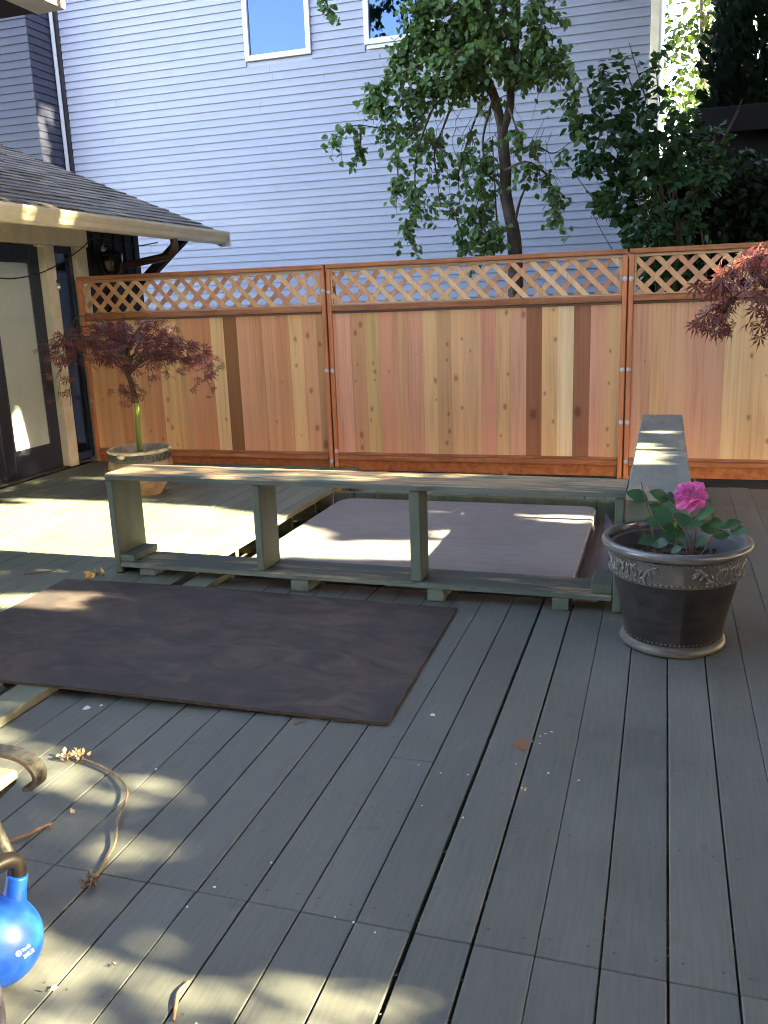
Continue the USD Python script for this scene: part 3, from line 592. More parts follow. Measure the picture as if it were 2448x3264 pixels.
# ================================================================== BLUE HOUSE (far left)
bX, bY0, bY1 = -8.36, 10.93, 11.62
bh = thing('blue_house', 'dark blue house corner with horizontal lap siding, far left beyond the shingled roof', 'house', (-10, 11.3, -.55))
part(bh, 'wall', bx(-13, bX, bY0, 15, -.55, 8.3, .004), 'blue_siding')
siding(bh, 'y', -13, bX + .012, 2.4, 8.3, .1005, [], 'blue_siding', bY0, 8, joints=False)
siding(bh, 'x', bY0 + .001, bY1 - .15, 2.4, 8.3, .1005, [], 'blue_siding', bX, 9, joints=False)
part(bh, 'downspout', tube([(bX + .05, bY1 - .20, -.3), (bX + .05, bY1 - .20, 8.2)], .026, 8), 'white_trim', 40)
part(bh, 'corner_trim', bx(bX + .002, bX + .03, bY1 - .145, bY1 - .125, -.5, 8.2, .003), 'black_trim')
part(bh, 'roof', bx(-13.3, bX + .3, bY0 - .3, 15.3, 8.302, 8.5, .01), 'shingle_c')

# ================================================================== OWN HOUSE AT THE LEFT
HX = -5.36
hs = thing('deck_house', 'low dark house with cream trim, glazed door and shingled roof, left of the deck', 'house', (-7, 5, 0))
def door(y0, y1, lab):
    d = part(hs, 'door', cat([bx(HX - .045, HX, y0, y0 + .125, .045, 2.03, .004), bx(HX - .045, HX, y1 - .115, y1, .045, 2.03, .004),
                              bx(HX - .045, HX, y0 + .1255, y1 - .1155, .045, .262, .004), bx(HX - .045, HX, y0 + .1255, y1 - .1155, 1.905, 2.03, .004)]), 'navy_paint', label=lab)
    a, b = y0 + .1255, y1 - .1155
    part(d, 'glass_frame', cat([bx(HX - .03, HX + .006, a, a + .02, .263, 1.904, .003), bx(HX - .03, HX + .006, b - .02, b, .263, 1.904, .003), bx(HX - .03, HX + .006, a + .0205, b - .0205, .263, .283, .003), bx(HX - .03, HX + .006, a + .0205, b - .0205, 1.884, 1.904, .003)]), 'navy_paint')
    sl_ = []
    z = .287
    while z < 1.88:
        sl_.append(xf(bx(HX - .026, HX - .0125, a + .021, b - .021, z, z + .0012, .0003), rot((0, 1, 0), 42, (HX - .019, 0, z)))); z += .0105
    part(d, 'blind', cat(sl_), 'blind_slats', kind='stuff')
    part(d, 'glass', bx(HX - .009, HX - .004, a + .0205, b - .0205, .2835, 1.8835, .001), 'clear_pane')
    part(d, 'blind_back', bx(HX - .034, HX - .031, a, b, .263, 1.904, .001), 'blind_slats')
    return d
d1 = door(6.035, 6.792, 'navy door with a tall glazed panel and pale blinds, beside the cream post')
d2 = door(5.27, 6.027, 'navy door leaf cut off by the left edge')
part(d2, 'handle', cat([tube(curve([(HX + .0, 5.93, 1.0), (HX + .05, 5.93, 1.0), (HX + .055, 5.86, 1.0), (HX + .05, 5.82, 1.0)], 5), .009, 8), lathe([(0, 0), (.025, 0), (.025, .006), (0, .006)], n=16).apply_transform(rot((0, 1, 0), 90)).apply_translation((HX, 5.93, 1.0))]), 'galvanised', 40)
part(hs, 'threshold', bx(HX - .06, HX + .07, 5.2, 6.80, RAISE, RAISE + .013, .004), 'sill_dark')
part(hs, 'jamb', bx(HX - .05, HX + .07, 6.802, 6.935, RAISE, 2.045, .005), 'cream_trim')
part(hs, 'sill_board', bx(HX - .05, HX + .05, 6.937, 7.14, RAISE, RAISE + .016, .004), 'sill_dark')
sd = part(hs, 'side_window', cat([bx(HX - .05, HX + .008, 6.937, 6.985, RAISE + .02, 2.045, .004), bx(HX - .05, HX + .008, 7.225, 7.265, RAISE + .02, 2.045, .004), bx(HX - .05, HX + .008, 6.986, 7.224, RAISE + .02, .12, .004), bx(HX - .05, HX + .008, 6.986, 7.224, 1.98, 2.045, .004)]), 'navy_paint')
part(sd, 'glass', bx(HX - .02, HX - .014, 6.984, 7.226, .118, 1.982, .001), 'clear_pane')
part(sd, 'screen', cat([bx(HX - .45, HX - .44, 6.2, 8.25, -.2, 2.4, .002), bx(HX - .44, HX - .06, 6.80, 6.81, -.2, 2.4, .002), bx(HX - .44, HX - .21, 8.2, 8.24, -.2, 2.4, .002), bx(HX - .44, HX - .06, 6.82, 8.19, .0, .02, .002), bx(HX - .44, HX - .21, 6.82, 8.19, 2.2, 2.22, .002)]), 'room_dark')
part(hs, 'post', bx(HX - .05, HX + .05, 7.267, 7.44, -.5, 2.045, .005), 'cream_trim')
part(hs, 'header', bx(HX - .05, HX + .065, 2.0, 7.45, 2.047, 2.215, .005), 'cream_trim')
part(hs, 'fascia_box', bx(HX + .02, HX + .30, 7.28, 7.47, 2.216, 2.30, .006), 'cream_trim')
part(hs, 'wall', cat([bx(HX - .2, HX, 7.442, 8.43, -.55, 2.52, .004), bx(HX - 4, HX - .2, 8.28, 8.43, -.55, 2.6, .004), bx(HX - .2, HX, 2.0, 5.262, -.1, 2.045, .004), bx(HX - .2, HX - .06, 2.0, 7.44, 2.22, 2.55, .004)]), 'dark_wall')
for y in (7.62, 7.80, 7.98, 8.16, 8.33):
    part(hs, 'batten', bx(HX, HX + .014, y - .02, y + .02, -.4, 2.4, .003), 'dark_wall')
SL = .41
zr = lambda x: 2.215 + SL * (-4.50 - x)
RX0, RX1, RY0, RY1 = -4.47, -9.2, -1.0, 8.60
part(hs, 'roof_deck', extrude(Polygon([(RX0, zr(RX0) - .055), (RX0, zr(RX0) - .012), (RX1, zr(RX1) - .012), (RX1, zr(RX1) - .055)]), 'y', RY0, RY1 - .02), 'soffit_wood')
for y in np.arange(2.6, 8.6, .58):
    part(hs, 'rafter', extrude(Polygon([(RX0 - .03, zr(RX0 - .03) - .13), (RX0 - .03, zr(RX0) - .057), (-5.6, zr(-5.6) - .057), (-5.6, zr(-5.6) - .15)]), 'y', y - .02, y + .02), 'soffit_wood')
# shingles: courses up the slope, each tab its own piece where it shows largest
dl = .135; ds = math.hypot(1, SL); ux, uz = -1 / ds, SL / ds; nx, nz = SL / ds, 1 / ds
tabs = []
srnd = random.Random(31)
i = 0
while True:
    s = i * dl
    x = RX0 + .025 + ux * s
    if x < -8.9: break
    y = 3.0 - srnd.uniform(0, .25)
    while y < RY1:
        w = srnd.choice([.14, .18, .22, .28, .33]); ye = min(y + w, RY1 + srnd.uniform(-.004, .006))
        th = srnd.choice([.006, .009, .013]); over = .11 + srnd.uniform(-.003, .012)
        a = np.array([x, 0, zr(RX0) + SL * (RX0 - x)])
        lo = -srnd.uniform(0, .008)
        pts = []
        for yy in (y + .001, ye - .001):
            for ss, hh in ((lo, .004), (lo, .004 + th), (dl + over - .11, .004), (dl + over - .11, .002)):
                pts.append((x + ux * ss + nx * hh, yy, a[2] + uz * ss + nz * hh))
        q = np.array(pts); f = np.array([[0, 1, 2], [0, 2, 3], [4, 6, 5], [4, 7, 6], [1, 5, 6], [1, 6, 2], [0, 4, 5], [0, 5, 1], [3, 2, 6], [3, 6, 7], [0, 3, 7], [0, 7, 4]])
        tabs.append((y > 4.9 and x > -7.6, -x * 1.0 + (8.6 - y) * .3, q, f, 'shingle_' + srnd.choice('aabbcd')))
        y = ye
    i += 1
vis = sorted([t for t in tabs if t[0]], key=lambda t: t[1])
for t in vis[:300]: part(hs, 'shingle', (t[2], t[3]), t[4])
rest = [t for t in tabs if not t[0]] + vis[300:]
for c in 'abcd':
    ms = [trimesh.Trimesh(t[2], t[3], process=False) for t in rest if t[4] == 'shingle_' + c]
    if ms: part(hs, 'far_shingles', cat(ms), 'shingle_' + c, kind='stuff')
# gutter (K profile) with end cap, downspout and brace
gp = Polygon([(-4.50, 2.205), (-4.50, 2.085), (-4.44, 2.085), (-4.415, 2.105), (-4.405, 2.14), (-4.385, 2.165), (-4.375, 2.185), (-4.375, 2.205), (-4.385, 2.205), (-4.387, 2.19), (-4.398, 2.168), (-4.417, 2.143), (-4.427, 2.11), (-4.443, 2.093), (-4.492, 2.093), (-4.492, 2.205)])
part(hs, 'gutter', extrude(gp, 'y', 2.0, 8.605), 'gutter_paint')
part(hs, 'gutter_cap', extrude(Polygon([(-4.50, 2.207), (-4.50, 2.06), (-4.375, 2.06), (-4.375, 2.207)]), 'y', 8.606, 8.612), 'white_trim')
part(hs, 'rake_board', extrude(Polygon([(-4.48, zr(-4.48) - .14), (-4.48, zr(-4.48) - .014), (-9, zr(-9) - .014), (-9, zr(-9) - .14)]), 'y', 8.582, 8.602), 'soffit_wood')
part(hs, 'downspout', tube(curve([(-4.45, 7.60, 2.09), (-4.45, 7.60, 2.02), (-4.47, 7.60, 1.975), (-4.56, 7.62, 1.935), (-4.9, 7.71, 1.90), (-5.24, 7.80, 1.86), (-5.31, 7.82, 1.80), (-5.31, 7.82, 1.0), (-5.31, 7.82, -.4)], 6), .036, 10), 'brown_metal', 35)
part(hs, 'downspout_bend', cat([tube([(-4.45 - .018 * i, 7.60 + .002 * i, 2.0 - .016 * i), (-4.455 - .018 * i, 7.60 + .002 * i, 1.994 - .016 * i)], .039, 10) for i in range(5)]), 'brown_metal', 35)
br = bx(-.045, .045, -.045, .045, 0, .86, .006); br = xf(br, rot((0, 1, 0), 52)); br.apply_translation((-5.36, 8.37, 1.70)); part(hs, 'brace', br, 'soffit_wood')
# upper storey eave above (only its corner shows)
part(hs, 'upper_gutter', cat([bx(-4.50, -4.25, -1, 6.03, 3.592, 3.60, .002), bx(-4.258, -4.25, -1, 6.03, 3.601, 3.70, .002), bx(-4.50, -4.492, -1, 6.03, 3.601, 3.72, .002), bx(-4.4915, -4.2585, 6.022, 6.03, 3.601, 3.70, .002)]), 'gutter_paint')
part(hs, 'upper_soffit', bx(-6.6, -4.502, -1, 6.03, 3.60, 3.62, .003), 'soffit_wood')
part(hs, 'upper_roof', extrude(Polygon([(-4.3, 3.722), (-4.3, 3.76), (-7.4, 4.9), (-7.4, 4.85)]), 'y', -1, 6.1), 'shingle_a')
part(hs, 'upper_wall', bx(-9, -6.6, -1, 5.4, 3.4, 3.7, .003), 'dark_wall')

part(hs, 'rear_wall', bx(-9.0, 4.5, -3.4, -3.2, -.55, 6.4, .01), 'blue_siding')
part(hs, 'rear_roof', extrude(Polygon([(-2.7, 6.3), (-2.7, 6.42), (-8, 8.6), (-8, 8.48)]), 'x', -9.3, 4.8), 'shingle_a')
# lantern and string of lights
ln = thing('wall_lantern', 'brown wall lantern hanging in the shade under the eave, above the fence', 'lantern', (-5.22, 7.68, 1.8))
lc = (-5.22, 7.69, 0)
part(ln, 'cap', lathe([(0, 2.035), (.03, 2.03), (.10, 2.0), (.125, 1.985), (.125, 1.978), (0, 1.978)], lc, 8), 'lantern_brown')
part(ln, 'glass', lathe([(.112, 1.975), (.115, 1.92), (.085, 1.83), (.06, 1.80)], lc, 8), 'lantern_glass')
for k in range(6):
    a = k * math.pi / 3
    part(ln, 'rib', tube([(lc[0] + math.cos(a) * r_, lc[1] + math.sin(a) * r_, z) for r_, z in ((.116, 1.977), (.119, 1.92), (.089, 1.83), (.06, 1.795))], .006, 5), 'lantern_brown')
part(ln, 'base', lathe([(0, 1.775), (.05, 1.78), (.065, 1.797), (0, 1.80)], lc, 8), 'lantern_brown')
part(ln, 'arm', tube(curve([(HX + .014, 7.69, 1.95), (HX + .05, 7.69, 2.06), (lc[0], lc[1], 2.06), (lc[0], lc[1], 2.03)], 5), .008, 6), 'lantern_brown')
st = thing('string_lights', 'black cable with small clear bulbs strung across the door to the eave', 'string lights', (-5.15, 6.8, 1.9))
cp = curve([(-5.12, 5.2, 1.86), (-5.14, 5.7, 1.76), (-5.15, 6.03, 1.738), (-5.15, 6.25, 1.742), (-5.15, 6.54, 1.79), (-5.15, 6.85, 1.89), (-5.15, 7.17, 2.03), (-5.16, 7.30, 2.10), (-5.15, 7.48, 2.12), (-5.1, 7.9, 2.07), (-5.05, 8.3, 2.12)], 6)
part(st, 'cable', tube(cp, .0055, 6), 'cable_black', True)
for y, zt, dz in ((6.75, 1.855, .12), (7.48, 2.115, .03)):
    part(st, 'drop', tube([(-5.15, y, zt), (-5.15, y, zt - dz)], .004, 5), 'cable_black')
    z = zt - dz
    part(st, 'socket', lathe([(0, 0), (.012, 0), (.014, -.03), (0, -.03)], (-5.15, y, z), 10), 'cable_black', 40)
    part(st, 'bulb', lathe([(.010, -.030), (.013, -.040), (.022, -.058), (.024, -.070), (.018, -.084), (.006, -.092), (0, -.093)], (-5.15, y, z), 14), 'bulb_glass', True)
    part(st, 'filament', tube([(-5.15, y, z - .035), (-5.147, y + .004, z - .06), (-5.153, y - .004, z - .07)], .0016, 4), 'galvanised')

# ================================================================== SHED AT THE RIGHT
sh = thing('dark_shed', 'dark flat roofed shed mostly hidden behind the bushes at the right', 'shed', (1.7, 12, -.55))
part(sh, 'roof', bx(.22, 4.2, 10.9, 13.6, 3.20, 3.37, .01), 'shed_dark')
part(sh, 'eave_board', bx(.24, 4.2, 10.87, 10.897, 3.10, 3.34, .004), 'shed_dark')
part(sh, 'wall', bx(.45, 4.0, 11.1, 13.4, -.55, 3.198, .01), 'shed_dark')

# ================================================================== THE HOT TUB IN ITS PIT
ht = thing('hot_tub', 'sunken hot tub under a grey brown folding vinyl cover behind the front bench', 'hot tub', (-1.35, 5.15, -.55))
def rounded(x0, x1, y0, y1, rl, rr):
    p = sbox(x0, y0, x1, y1); cs = []
    for (cx_, cy_, r_) in ((x0, y0, rl), (x0, y1, rl), (x1, y0, rr), (x1, y1, rr)):
        if r_ > .001:
            sx, sy = (1 if cx_ == x0 else -1), (1 if cy_ == y0 else -1)
            sq = sbox(min(cx_, cx_ + sx * r_), min(cy_, cy_ + sy * r_), max(cx_, cx_ + sx * r_), max(cy_, cy_ + sy * r_))
            p = p.difference(sq.difference(shapely.Point(cx_ + sx * r_, cy_ + sy * r_).buffer(r_, 10)))
    return p
def pillow(poly, z0, z1, e=.014):
    rings = []
    for off, z in ((0, z0), (0, z1 - e), (-e * .12, z1 - e * .55), (-e * .45, z1 - e * .16), (-e, z1)):
        q = poly.buffer(off, join_style=1); c = np.array(shapely.LineString(q.exterior.coords).interpolate(np.linspace(0, 1, 97)[:-1], normalized=True).tolist() if False else [q.exterior.interpolate(t, normalized=True).coords[0] for t in np.linspace(0, 1, 97)[:-1]])
        k = int(np.argmin(((c - [q.bounds[0], q.bounds[1]]) ** 2).sum(1))); c = np.roll(c, -k, 0)
        rings.append(np.column_stack([c, np.full(len(c), z)]))
    n = 96; v = np.vstack(rings + [[np.append(rings[-1][:, :2].mean(0), z1)]]); f = []
    for i in range(len(rings) - 1):
        for j in range(n):
            a, b, c, d = i * n + j, i * n + (j + 1) % n, (i + 1) * n + (j + 1) % n, (i + 1) * n + j; f += [[a, b, c], [a, c, d]]
    L_ = (len(rings) - 1) * n
    f += [[L_ + j, L_ + (j + 1) % n, len(v) - 1] for j in range(n)]
    m = trimesh.Trimesh(v, f, process=False)
    if m.volume < 0: m.invert()
    return m
part(ht, 'cover_half', pillow(rounded(-2.30, -1.378, 4.16, 6.085, .13, 0.0), -.105, .001), 'vinyl_cover', 50)
part(ht, 'cover_half', pillow(rounded(-1.372, -.405, 4.16, 6.085, 0.0, .09), -.105, .001), 'vinyl_cover', 50)
part(ht, 'fold_strip', bx(-1.396, -1.354, 4.18, 6.07, -.008, .0022, .002), 'vinyl_cover')
part(ht, 'cabinet', bx(-2.27, -.45, 4.19, 6.05, -.55, -.108, .02), 'vinyl_dark')
sk = []
for y in np.linspace(4.12, 6.02, 24):
    w = .012 * math.sin(y * 7) ; up = max(0, (y - 5.55)) * .05
    sk.append([(-.402, y, -.05), (-.392, y, -.085 + w * .3), (-.345 + w * .4, y, -.10), (-.285 + w - max(0, y - 5.6) * .13, y, -.075 + up), (-.262 + w - max(0, y - 5.6) * .16, y, -.05 + up), (-.258 + w - max(0, y - 5.6) * .16, y, -.062 + up), (-.27 + w - max(0, y - 5.6) * .13, y, -.20)])
sk = np.array(sk); nr, nc = sk.shape[:2]; f = []
for i in range(nr - 1):
    for j in range(nc - 1):
        a = i * nc + j; f += [[a, a + 1, a + nc + 1], [a, a + nc + 1, a + nc]]
part(ht, 'skirt', trimesh.Trimesh(sk.reshape(-1, 3), f, process=False), 'vinyl_dark', 60)

# ================================================================== BENCHES
fb = thing('low_bench', 'long low green bench with flaking paint along the front of the hot tub pit', 'bench', (-1.5, 4.08, 0))
TI = .0045  # it leans a little to the right
def lean(m):
    m = m.copy(); m.vertices[:, 2] -= (m.vertices[:, 0] + 2.86) * TI; return m
def wavy(x0, x1, y0, y1, z0, z1, seed, amp=.004, nx_=70):
    """A board along x whose long edges are worn."""
    xs = np.linspace(x0, x1, nx_); q = np.array([(0, z0), (0, z1 - .008), (.008, z1), (1, z1), (1.008, z1 - .008), (1.008, z0)])
    v = []
    for i, x in enumerate(xs):
        e = amp * (meshkit.fbm(np.array([[x * 5.0, seed, 0], [x * 5.0, seed + 9, 3]]), 3) - .5) * 2
        for u, z in q:
            y = y0 + e[0] + u * 1.0 if u <= .01 else y1 - .008 + e[1] + (u - 1)
            v.append((x, y, z + (e[0] * .5 if z > z0 + .001 else 0)))
    v = np.array(v); n = len(q); f = []
    for i in range(nx_ - 1):
        for j in range(n):
            a, b = i * n + j, i * n + (j + 1) % n; f += [[a, b, b + n], [a, b + n, a + n]]
    f += [[0, j + 1, j] for j in range(1, n - 1)]; o = (nx_ - 1) * n; f += [[o, o + j, o + j + 1] for j in range(1, n - 1)]
    m = trimesh.Trimesh(v, f, process=False)
    if m.volume < 0: m.invert()
    return m
part(fb, 'seat', lean(wavy(-2.865, -.140, 3.95, 4.236, .5625, .594, 3)), 'bench_top', 35, label='long seat plank with flaked paint and bare wood')
part(fb, 'sill', lean(wavy(-2.825, -.190, 3.951, 4.19, .0705, .0985, 8, .003)), 'bench_sill', 35)
part(fb, 'leg', lean(bx(-2.866, -2.8275, 3.955, 4.225, RAISE + .001, .5615, .005)), 'bench_paint')
part(fb, 'leg', lean(bx(-1.995, -1.952, 3.955, 4.16, .0995, .5615, .006)), 'bench_paint')
part(fb, 'leg', lean(bx(-1.157, -1.10, 3.957, 4.10, .0995, .5615, .006)), 'bench_paint')
part(fb, 'leg', lean(bx(-.186, -.144, 3.952, 4.22, .014, .5615, .005)), 'bench_paint')
part(fb, 'cleat', lean(bx(-2.8265, -2.74, 3.957, 4.20, .0995, .138, .004)), 'bench_paint')
part(fb, 'cleat', lean(bx(-.285, -.1875, 3.957, 4.19, .0995, .150, .004)), 'bench_paint')
for x0, x1, z in ((-2.70, -2.60, RAISE), (-1.80, -1.70, 0), (-1.07, -.985, 0), (-.46, -.38, 0)):
    part(fb, 'block', bx(x0, x1, 3.935, 4.09, z + .001, (.0695 - (x0 + 2.86) * TI), .005), 'bench_paint')
sb = thing('low_bench', 'long low pale green grey bench running away from the rose pot to the fence', 'bench', (0, 5.2, 0))
m = wavy(3.925, 6.575, -.138, .142, .548, .580, 15, .003)
m.vertices = np.stack([m.vertices[:, 1], m.vertices[:, 0], m.vertices[:, 2]], 1); m.invert()
part(sb, 'seat', m, 'side_bench_top', 35)
part(sb, 'end_panel', bx(-.132, .135, 3.955, 3.994, .002, .5475, .005), 'bench_paint', label='upright end panel facing the viewer')
for y in (4.85, 5.7, 6.5):
    part(sb, 'leg', bx(-.10, .10, y - .02, y + .02, .002, .5475, .005), 'bench_paint')

# ================================================================== DARK BOARD ON THE DECK
def mat_pt(x, y, z): return (x, y, z)
q = np.array([(-3.05, 3.765), (-.898, 3.838), (-.876, 2.648), (-2.99, 2.545)])
nxs, nys = 40, 16; vt_, vb = [], []
for j in range(nys + 1):
    for i in range(nxs + 1):
        u, w = i / nxs, j / nys
        p = (q[0] * (1 - u) + q[1] * u) * (1 - w) + (q[3] * (1 - u) + q[2] * u) * w
        z = max(0.0, min(1.0, (LEFT_EDGE + 1.25 - p[0]) / 1.25)) * RAISE
        vt_.append((p[0], p[1], z + .0145)); vb.append((p[0], p[1], z + .002))
v = np.array(vt_ + vb); W = nxs + 1; n = len(vt_); f = []
for j in range(nys):
    for i in range(nxs):
        a = j * W + i; f += [[a, a + W, a + W + 1], [a, a + W + 1, a + 1], [n + a, n + a + W + 1, n + a + W], [n + a, n + a + 1, n + a + W + 1]]
ring = [i for i in range(W)] + [j * W + nxs for j in range(1, nys + 1)] + [nys * W + i for i in range(nxs - 1, -1, -1)] + [j * W for j in range(nys - 1, 0, -1)]
top = trimesh.Trimesh(v, f, process=False)
if (top.face_normals[0][2]) < 0: top.invert()
side = []
for a, b in zip(ring, ring[1:] + ring[:1]): side += [[a, b, n + b], [a, n + b, n + a]]
pl = thing('plywood_sheet', 'large dark brown sheet of plywood lying flat on the deck before the bench', 'plywood sheet', (-1.9, 3.2, 0))
part(pl, 'face', top, 'plywood_dark', 30)
sm = trimesh.Trimesh(v, side, process=False)
c0 = v[:n, :2].mean(0)
if ((sm.triangles_center[:, :2] - c0) * sm.face_normals[:, :2]).sum() < 0: sm.invert()
part(pl, 'edge', sm, 'plywood_edge')

# ================================================================== ROSE PLANTER
pc = np.array([.076, 3.668, 0.0])
rp = thing('planter', 'large dark grey moulded planter with beaded band, standing at the bench corner', 'planter', pc)
part(rp, 'body', lathe([(.17, .002), (.192, .045), (.199, .06), (.209, .12), (.226, .20), (.243, .275), (.252, .312)], pc, 64), 'planter_grey', 40)
part(rp, 'foot', lathe([(.10, .001), (.197, .001), (.209, .008), (.2145, .02), (.211, .034), (.200, .043), (.193, .046)], pc, 64), 'planter_band', 60)
part(rp, 'band', lathe([(.250, .312), (.259, .314), (.264, .322), (.266, .33), (.270, .37), (.275, .405), (.277, .415), (.272, .42)], pc, 64), 'planter_band', 40)
part(rp, 'rim', lathe([(.272, .420), (.284, .423), (.2945, .431), (.299, .442), (.297, .453), (.288, .461), (.276, .462), (.267, .456), (.263, .445), (.262, .43), (.250, .425), (.247, .40), (.240, .33), (.236, .30)], pc, 72), 'planter_rim', 60)
so = lathe([(.246 * (1 - i / 14), .335 + .02 * min(1, i / 5)) for i in range(15)], pc, 60)
so.vertices[:, 2] += .03 * (meshkit.fbm(so.vertices * 42, 3, 2) - .5); part(rp, 'soil', so, 'mulch', True)
sr = np.random.default_rng(91); n_ = 420; a_ = sr.uniform(0, 2 * np.pi, n_); q_ = .235 * np.sqrt(sr.uniform(0, 1, n_))
part(rp, 'bark_chips', scatter(*[np.array(x) for x in (trimesh.creation.icosphere(1, 1.0).vertices, trimesh.creation.icosphere(1, 1.0).faces)], np.stack([pc[0] + q_ * np.cos(a_), pc[1] + q_ * np.sin(a_), .356 + sr.uniform(-.006, .008, n_)], 1), frames(sr.normal(0, 1, (n_, 3)), sr.normal(0, 1, (n_, 3))), np.stack([sr.uniform(.006, .016, n_), sr.uniform(.003, .007, n_), sr.uniform(.002, .005, n_)], 1)), 'mulch', kind='stuff')
bs, bf = trimesh.creation.icosphere(1, 1.0).vertices, trimesh.creation.icosphere(1, 1.0).faces
def beads(r0, z0, n, br_):
    a = np.arange(n) * 2 * np.pi / n
    pos = np.stack([pc[0] + r0 * np.cos(a), pc[1] + r0 * np.sin(a), np.full(n, z0)], 1)
    return scatter(bs, bf, pos, np.broadcast_to(np.eye(3), (n, 3, 3)), np.full((n, 3), br_))
part(rp, 'bead_ring', beads(.2765, .410, 84, .0042), 'planter_rim', True)
part(rp, 'bead_ring', beads(.2650, .327, 78, .0056), 'planter_rim', True)
part(rp, 'bead_ring', beads(.1985, .056, 70, .0044), 'planter_band', True)
# leafy scrolls on the band
def on_band(a, z): r_ = .2655 + (z - .33) * .118; return (pc[0] + r_ * math.cos(a), pc[1] + r_ * math.sin(a), z)
for k in range(4):
    a0 = math.radians(-90 + 45 + 90 * k); sg_ = []
    for s in (-1, 1):
        stem_pts = [(0.02, .368), (.10, .395), (.18, .385), (.24, .352), (.32, .348), (.40, .372), (.47, .392), (.54, .38)]
        sg_.append(tube(curve([on_band(a0 + s * u * .95, z) for u, z in stem_pts], 5), [.006, .0065, .0055, .004], 6))
        for u, z, du, dz in ((.12, .393, .05, -.03), (.16, .388, .07, .016), (.22, .362, -.04, -.02), (.26, .35, .06, .03), (.33, .349, .05, -.014), (.36, .356, .07, .034), (.42, .377, .06, -.026), (.46, .39, .08, .014), (.5, .388, .09, -.012), (.5, .388, .09, -.03), (.5, .388, .07, .016), (.05, .375, -.03, .025), (.05, .375, .03, -.028)):
            sg_.append(tube(curve([on_band(a0 + s * (u + du * t) * .95, z + dz * (t ** .7)) for t in (0, .35, .7, 1)], 3), [.0045, .0068, .005, .0012], 6))
    part(rp, 'scroll_ornament', cat(sg_), 'planter_rim', True)

# the rose: stems, leaves, one bloom
RY = 3.64
rb = thing('rose_bush', 'small rose bush with one bright pink bloom growing in the grey planter', 'rose', (.08, RY, .36))
def stem(pts, r0=.0035, r1=.002, m='stem_red'):
    c = curve(pts, 6); part(rb, 'stem', tube(c, [r0, r1], 6), m, True); return c
stem([(.01, RY + .04, .35), (-.02, RY + .03, .48), (-.04, RY + .02, .57), (-.07, RY, .69)])
stem([(.0, RY + .04, .35), (-.05, RY - .02, .48), (-.11, RY - .03, .57), (-.14, RY - .02, .64)], .003, .0015)
stem([(.14, RY - .02, .35), (.12, RY - .01, .48), (.05, RY, .55), (0, RY, .62)], .004, .0025)
stem([(.14, RY - .01, .35), (.15, RY, .49), (.16, RY + .01, .54), (.17, RY, .57)], .004, .002)
stem([(.14, RY - .03, .36), (.19, RY - .05, .44), (.21, RY - .05, .49), (.26, RY - .04, .51), (.29, RY - .04, .53)], .0035, .0018)
stem([(.07, RY, .36), (.075, RY, .46), (.07, RY, .56), (.10, RY - .01, .615), (.122, RY - .03, .645)], .0042, .0032, 'stem_green')
# serrated, folded leaflet
def leaflet():
    n = 9; u = np.linspace(0, 1, n); w = .36 * np.sin(np.pi * u ** .85) ** .85; w[1:-1:2] *= .92
    v = []
    for i in range(n):
        dz = -.10 * u[i] ** 2
        v += [(u[i], -w[i], dz + .35 * w[i] * .5), (u[i], -w[i] * .5, dz + .12 * w[i] * .5), (u[i], 0, dz), (u[i], w[i] * .5, dz + .12 * w[i] * .5), (u[i], w[i], dz + .35 * w[i] * .5)]
    f = []
    for i in range(n - 1):
        for j in range(4):
            a = i * 5 + j; f += [[a, a + 5, a + 6], [a, a + 6, a + 1]]
    return np.array(v), np.array(f)
LV, LF = leaflet()
lr = random.Random(5)
for x, z, s in ((-.075, .625, .075), (.012, .645, .07), (.052, .64, .055), (.024, .565, .075), (.092, .56, .08), (.05, .485, .08), (.092, .48, .055), (-.03, .45, .065), (.12, .52, .075), (.172, .58, .072), (.192, .515, .065), (.185, .628, .05), (.238, .48, .055), (.285, .52, .05), (.305, .495, .055), (.215, .545, .05), (.02, .44, .06), (.165, .452, .055), (.08, .43, .04),
                (-.012, .53, .05), (.06, .60, .055), (.142, .54, .06), (.11, .60, .05), (.25, .515, .035), (.0, .58, .05)):
    d = np.array([x - .09 + lr.uniform(-.05, .05), lr.uniform(-.11, .02), lr.uniform(-.03, .09)]); d /= np.linalg.norm(d)
    up = np.array([lr.uniform(-.5, .5), -.75 + lr.uniform(-.3, .3), .65])
    fr_ = frames(d[None], up[None]); p = np.array([[x, RY - .02 + lr.uniform(-.05, .05), z]]) - d * s * .5
    part(rb, 'leaf', scatter(LV, LF, p, fr_, np.full((1, 3), s * 1.3)), 'leaf_rose', True)
    part(rb, 'leaf_stalk', tube([p[0], p[0] - d * .03 - [0, 0, .01]], .0012, 4), 'stem_green')
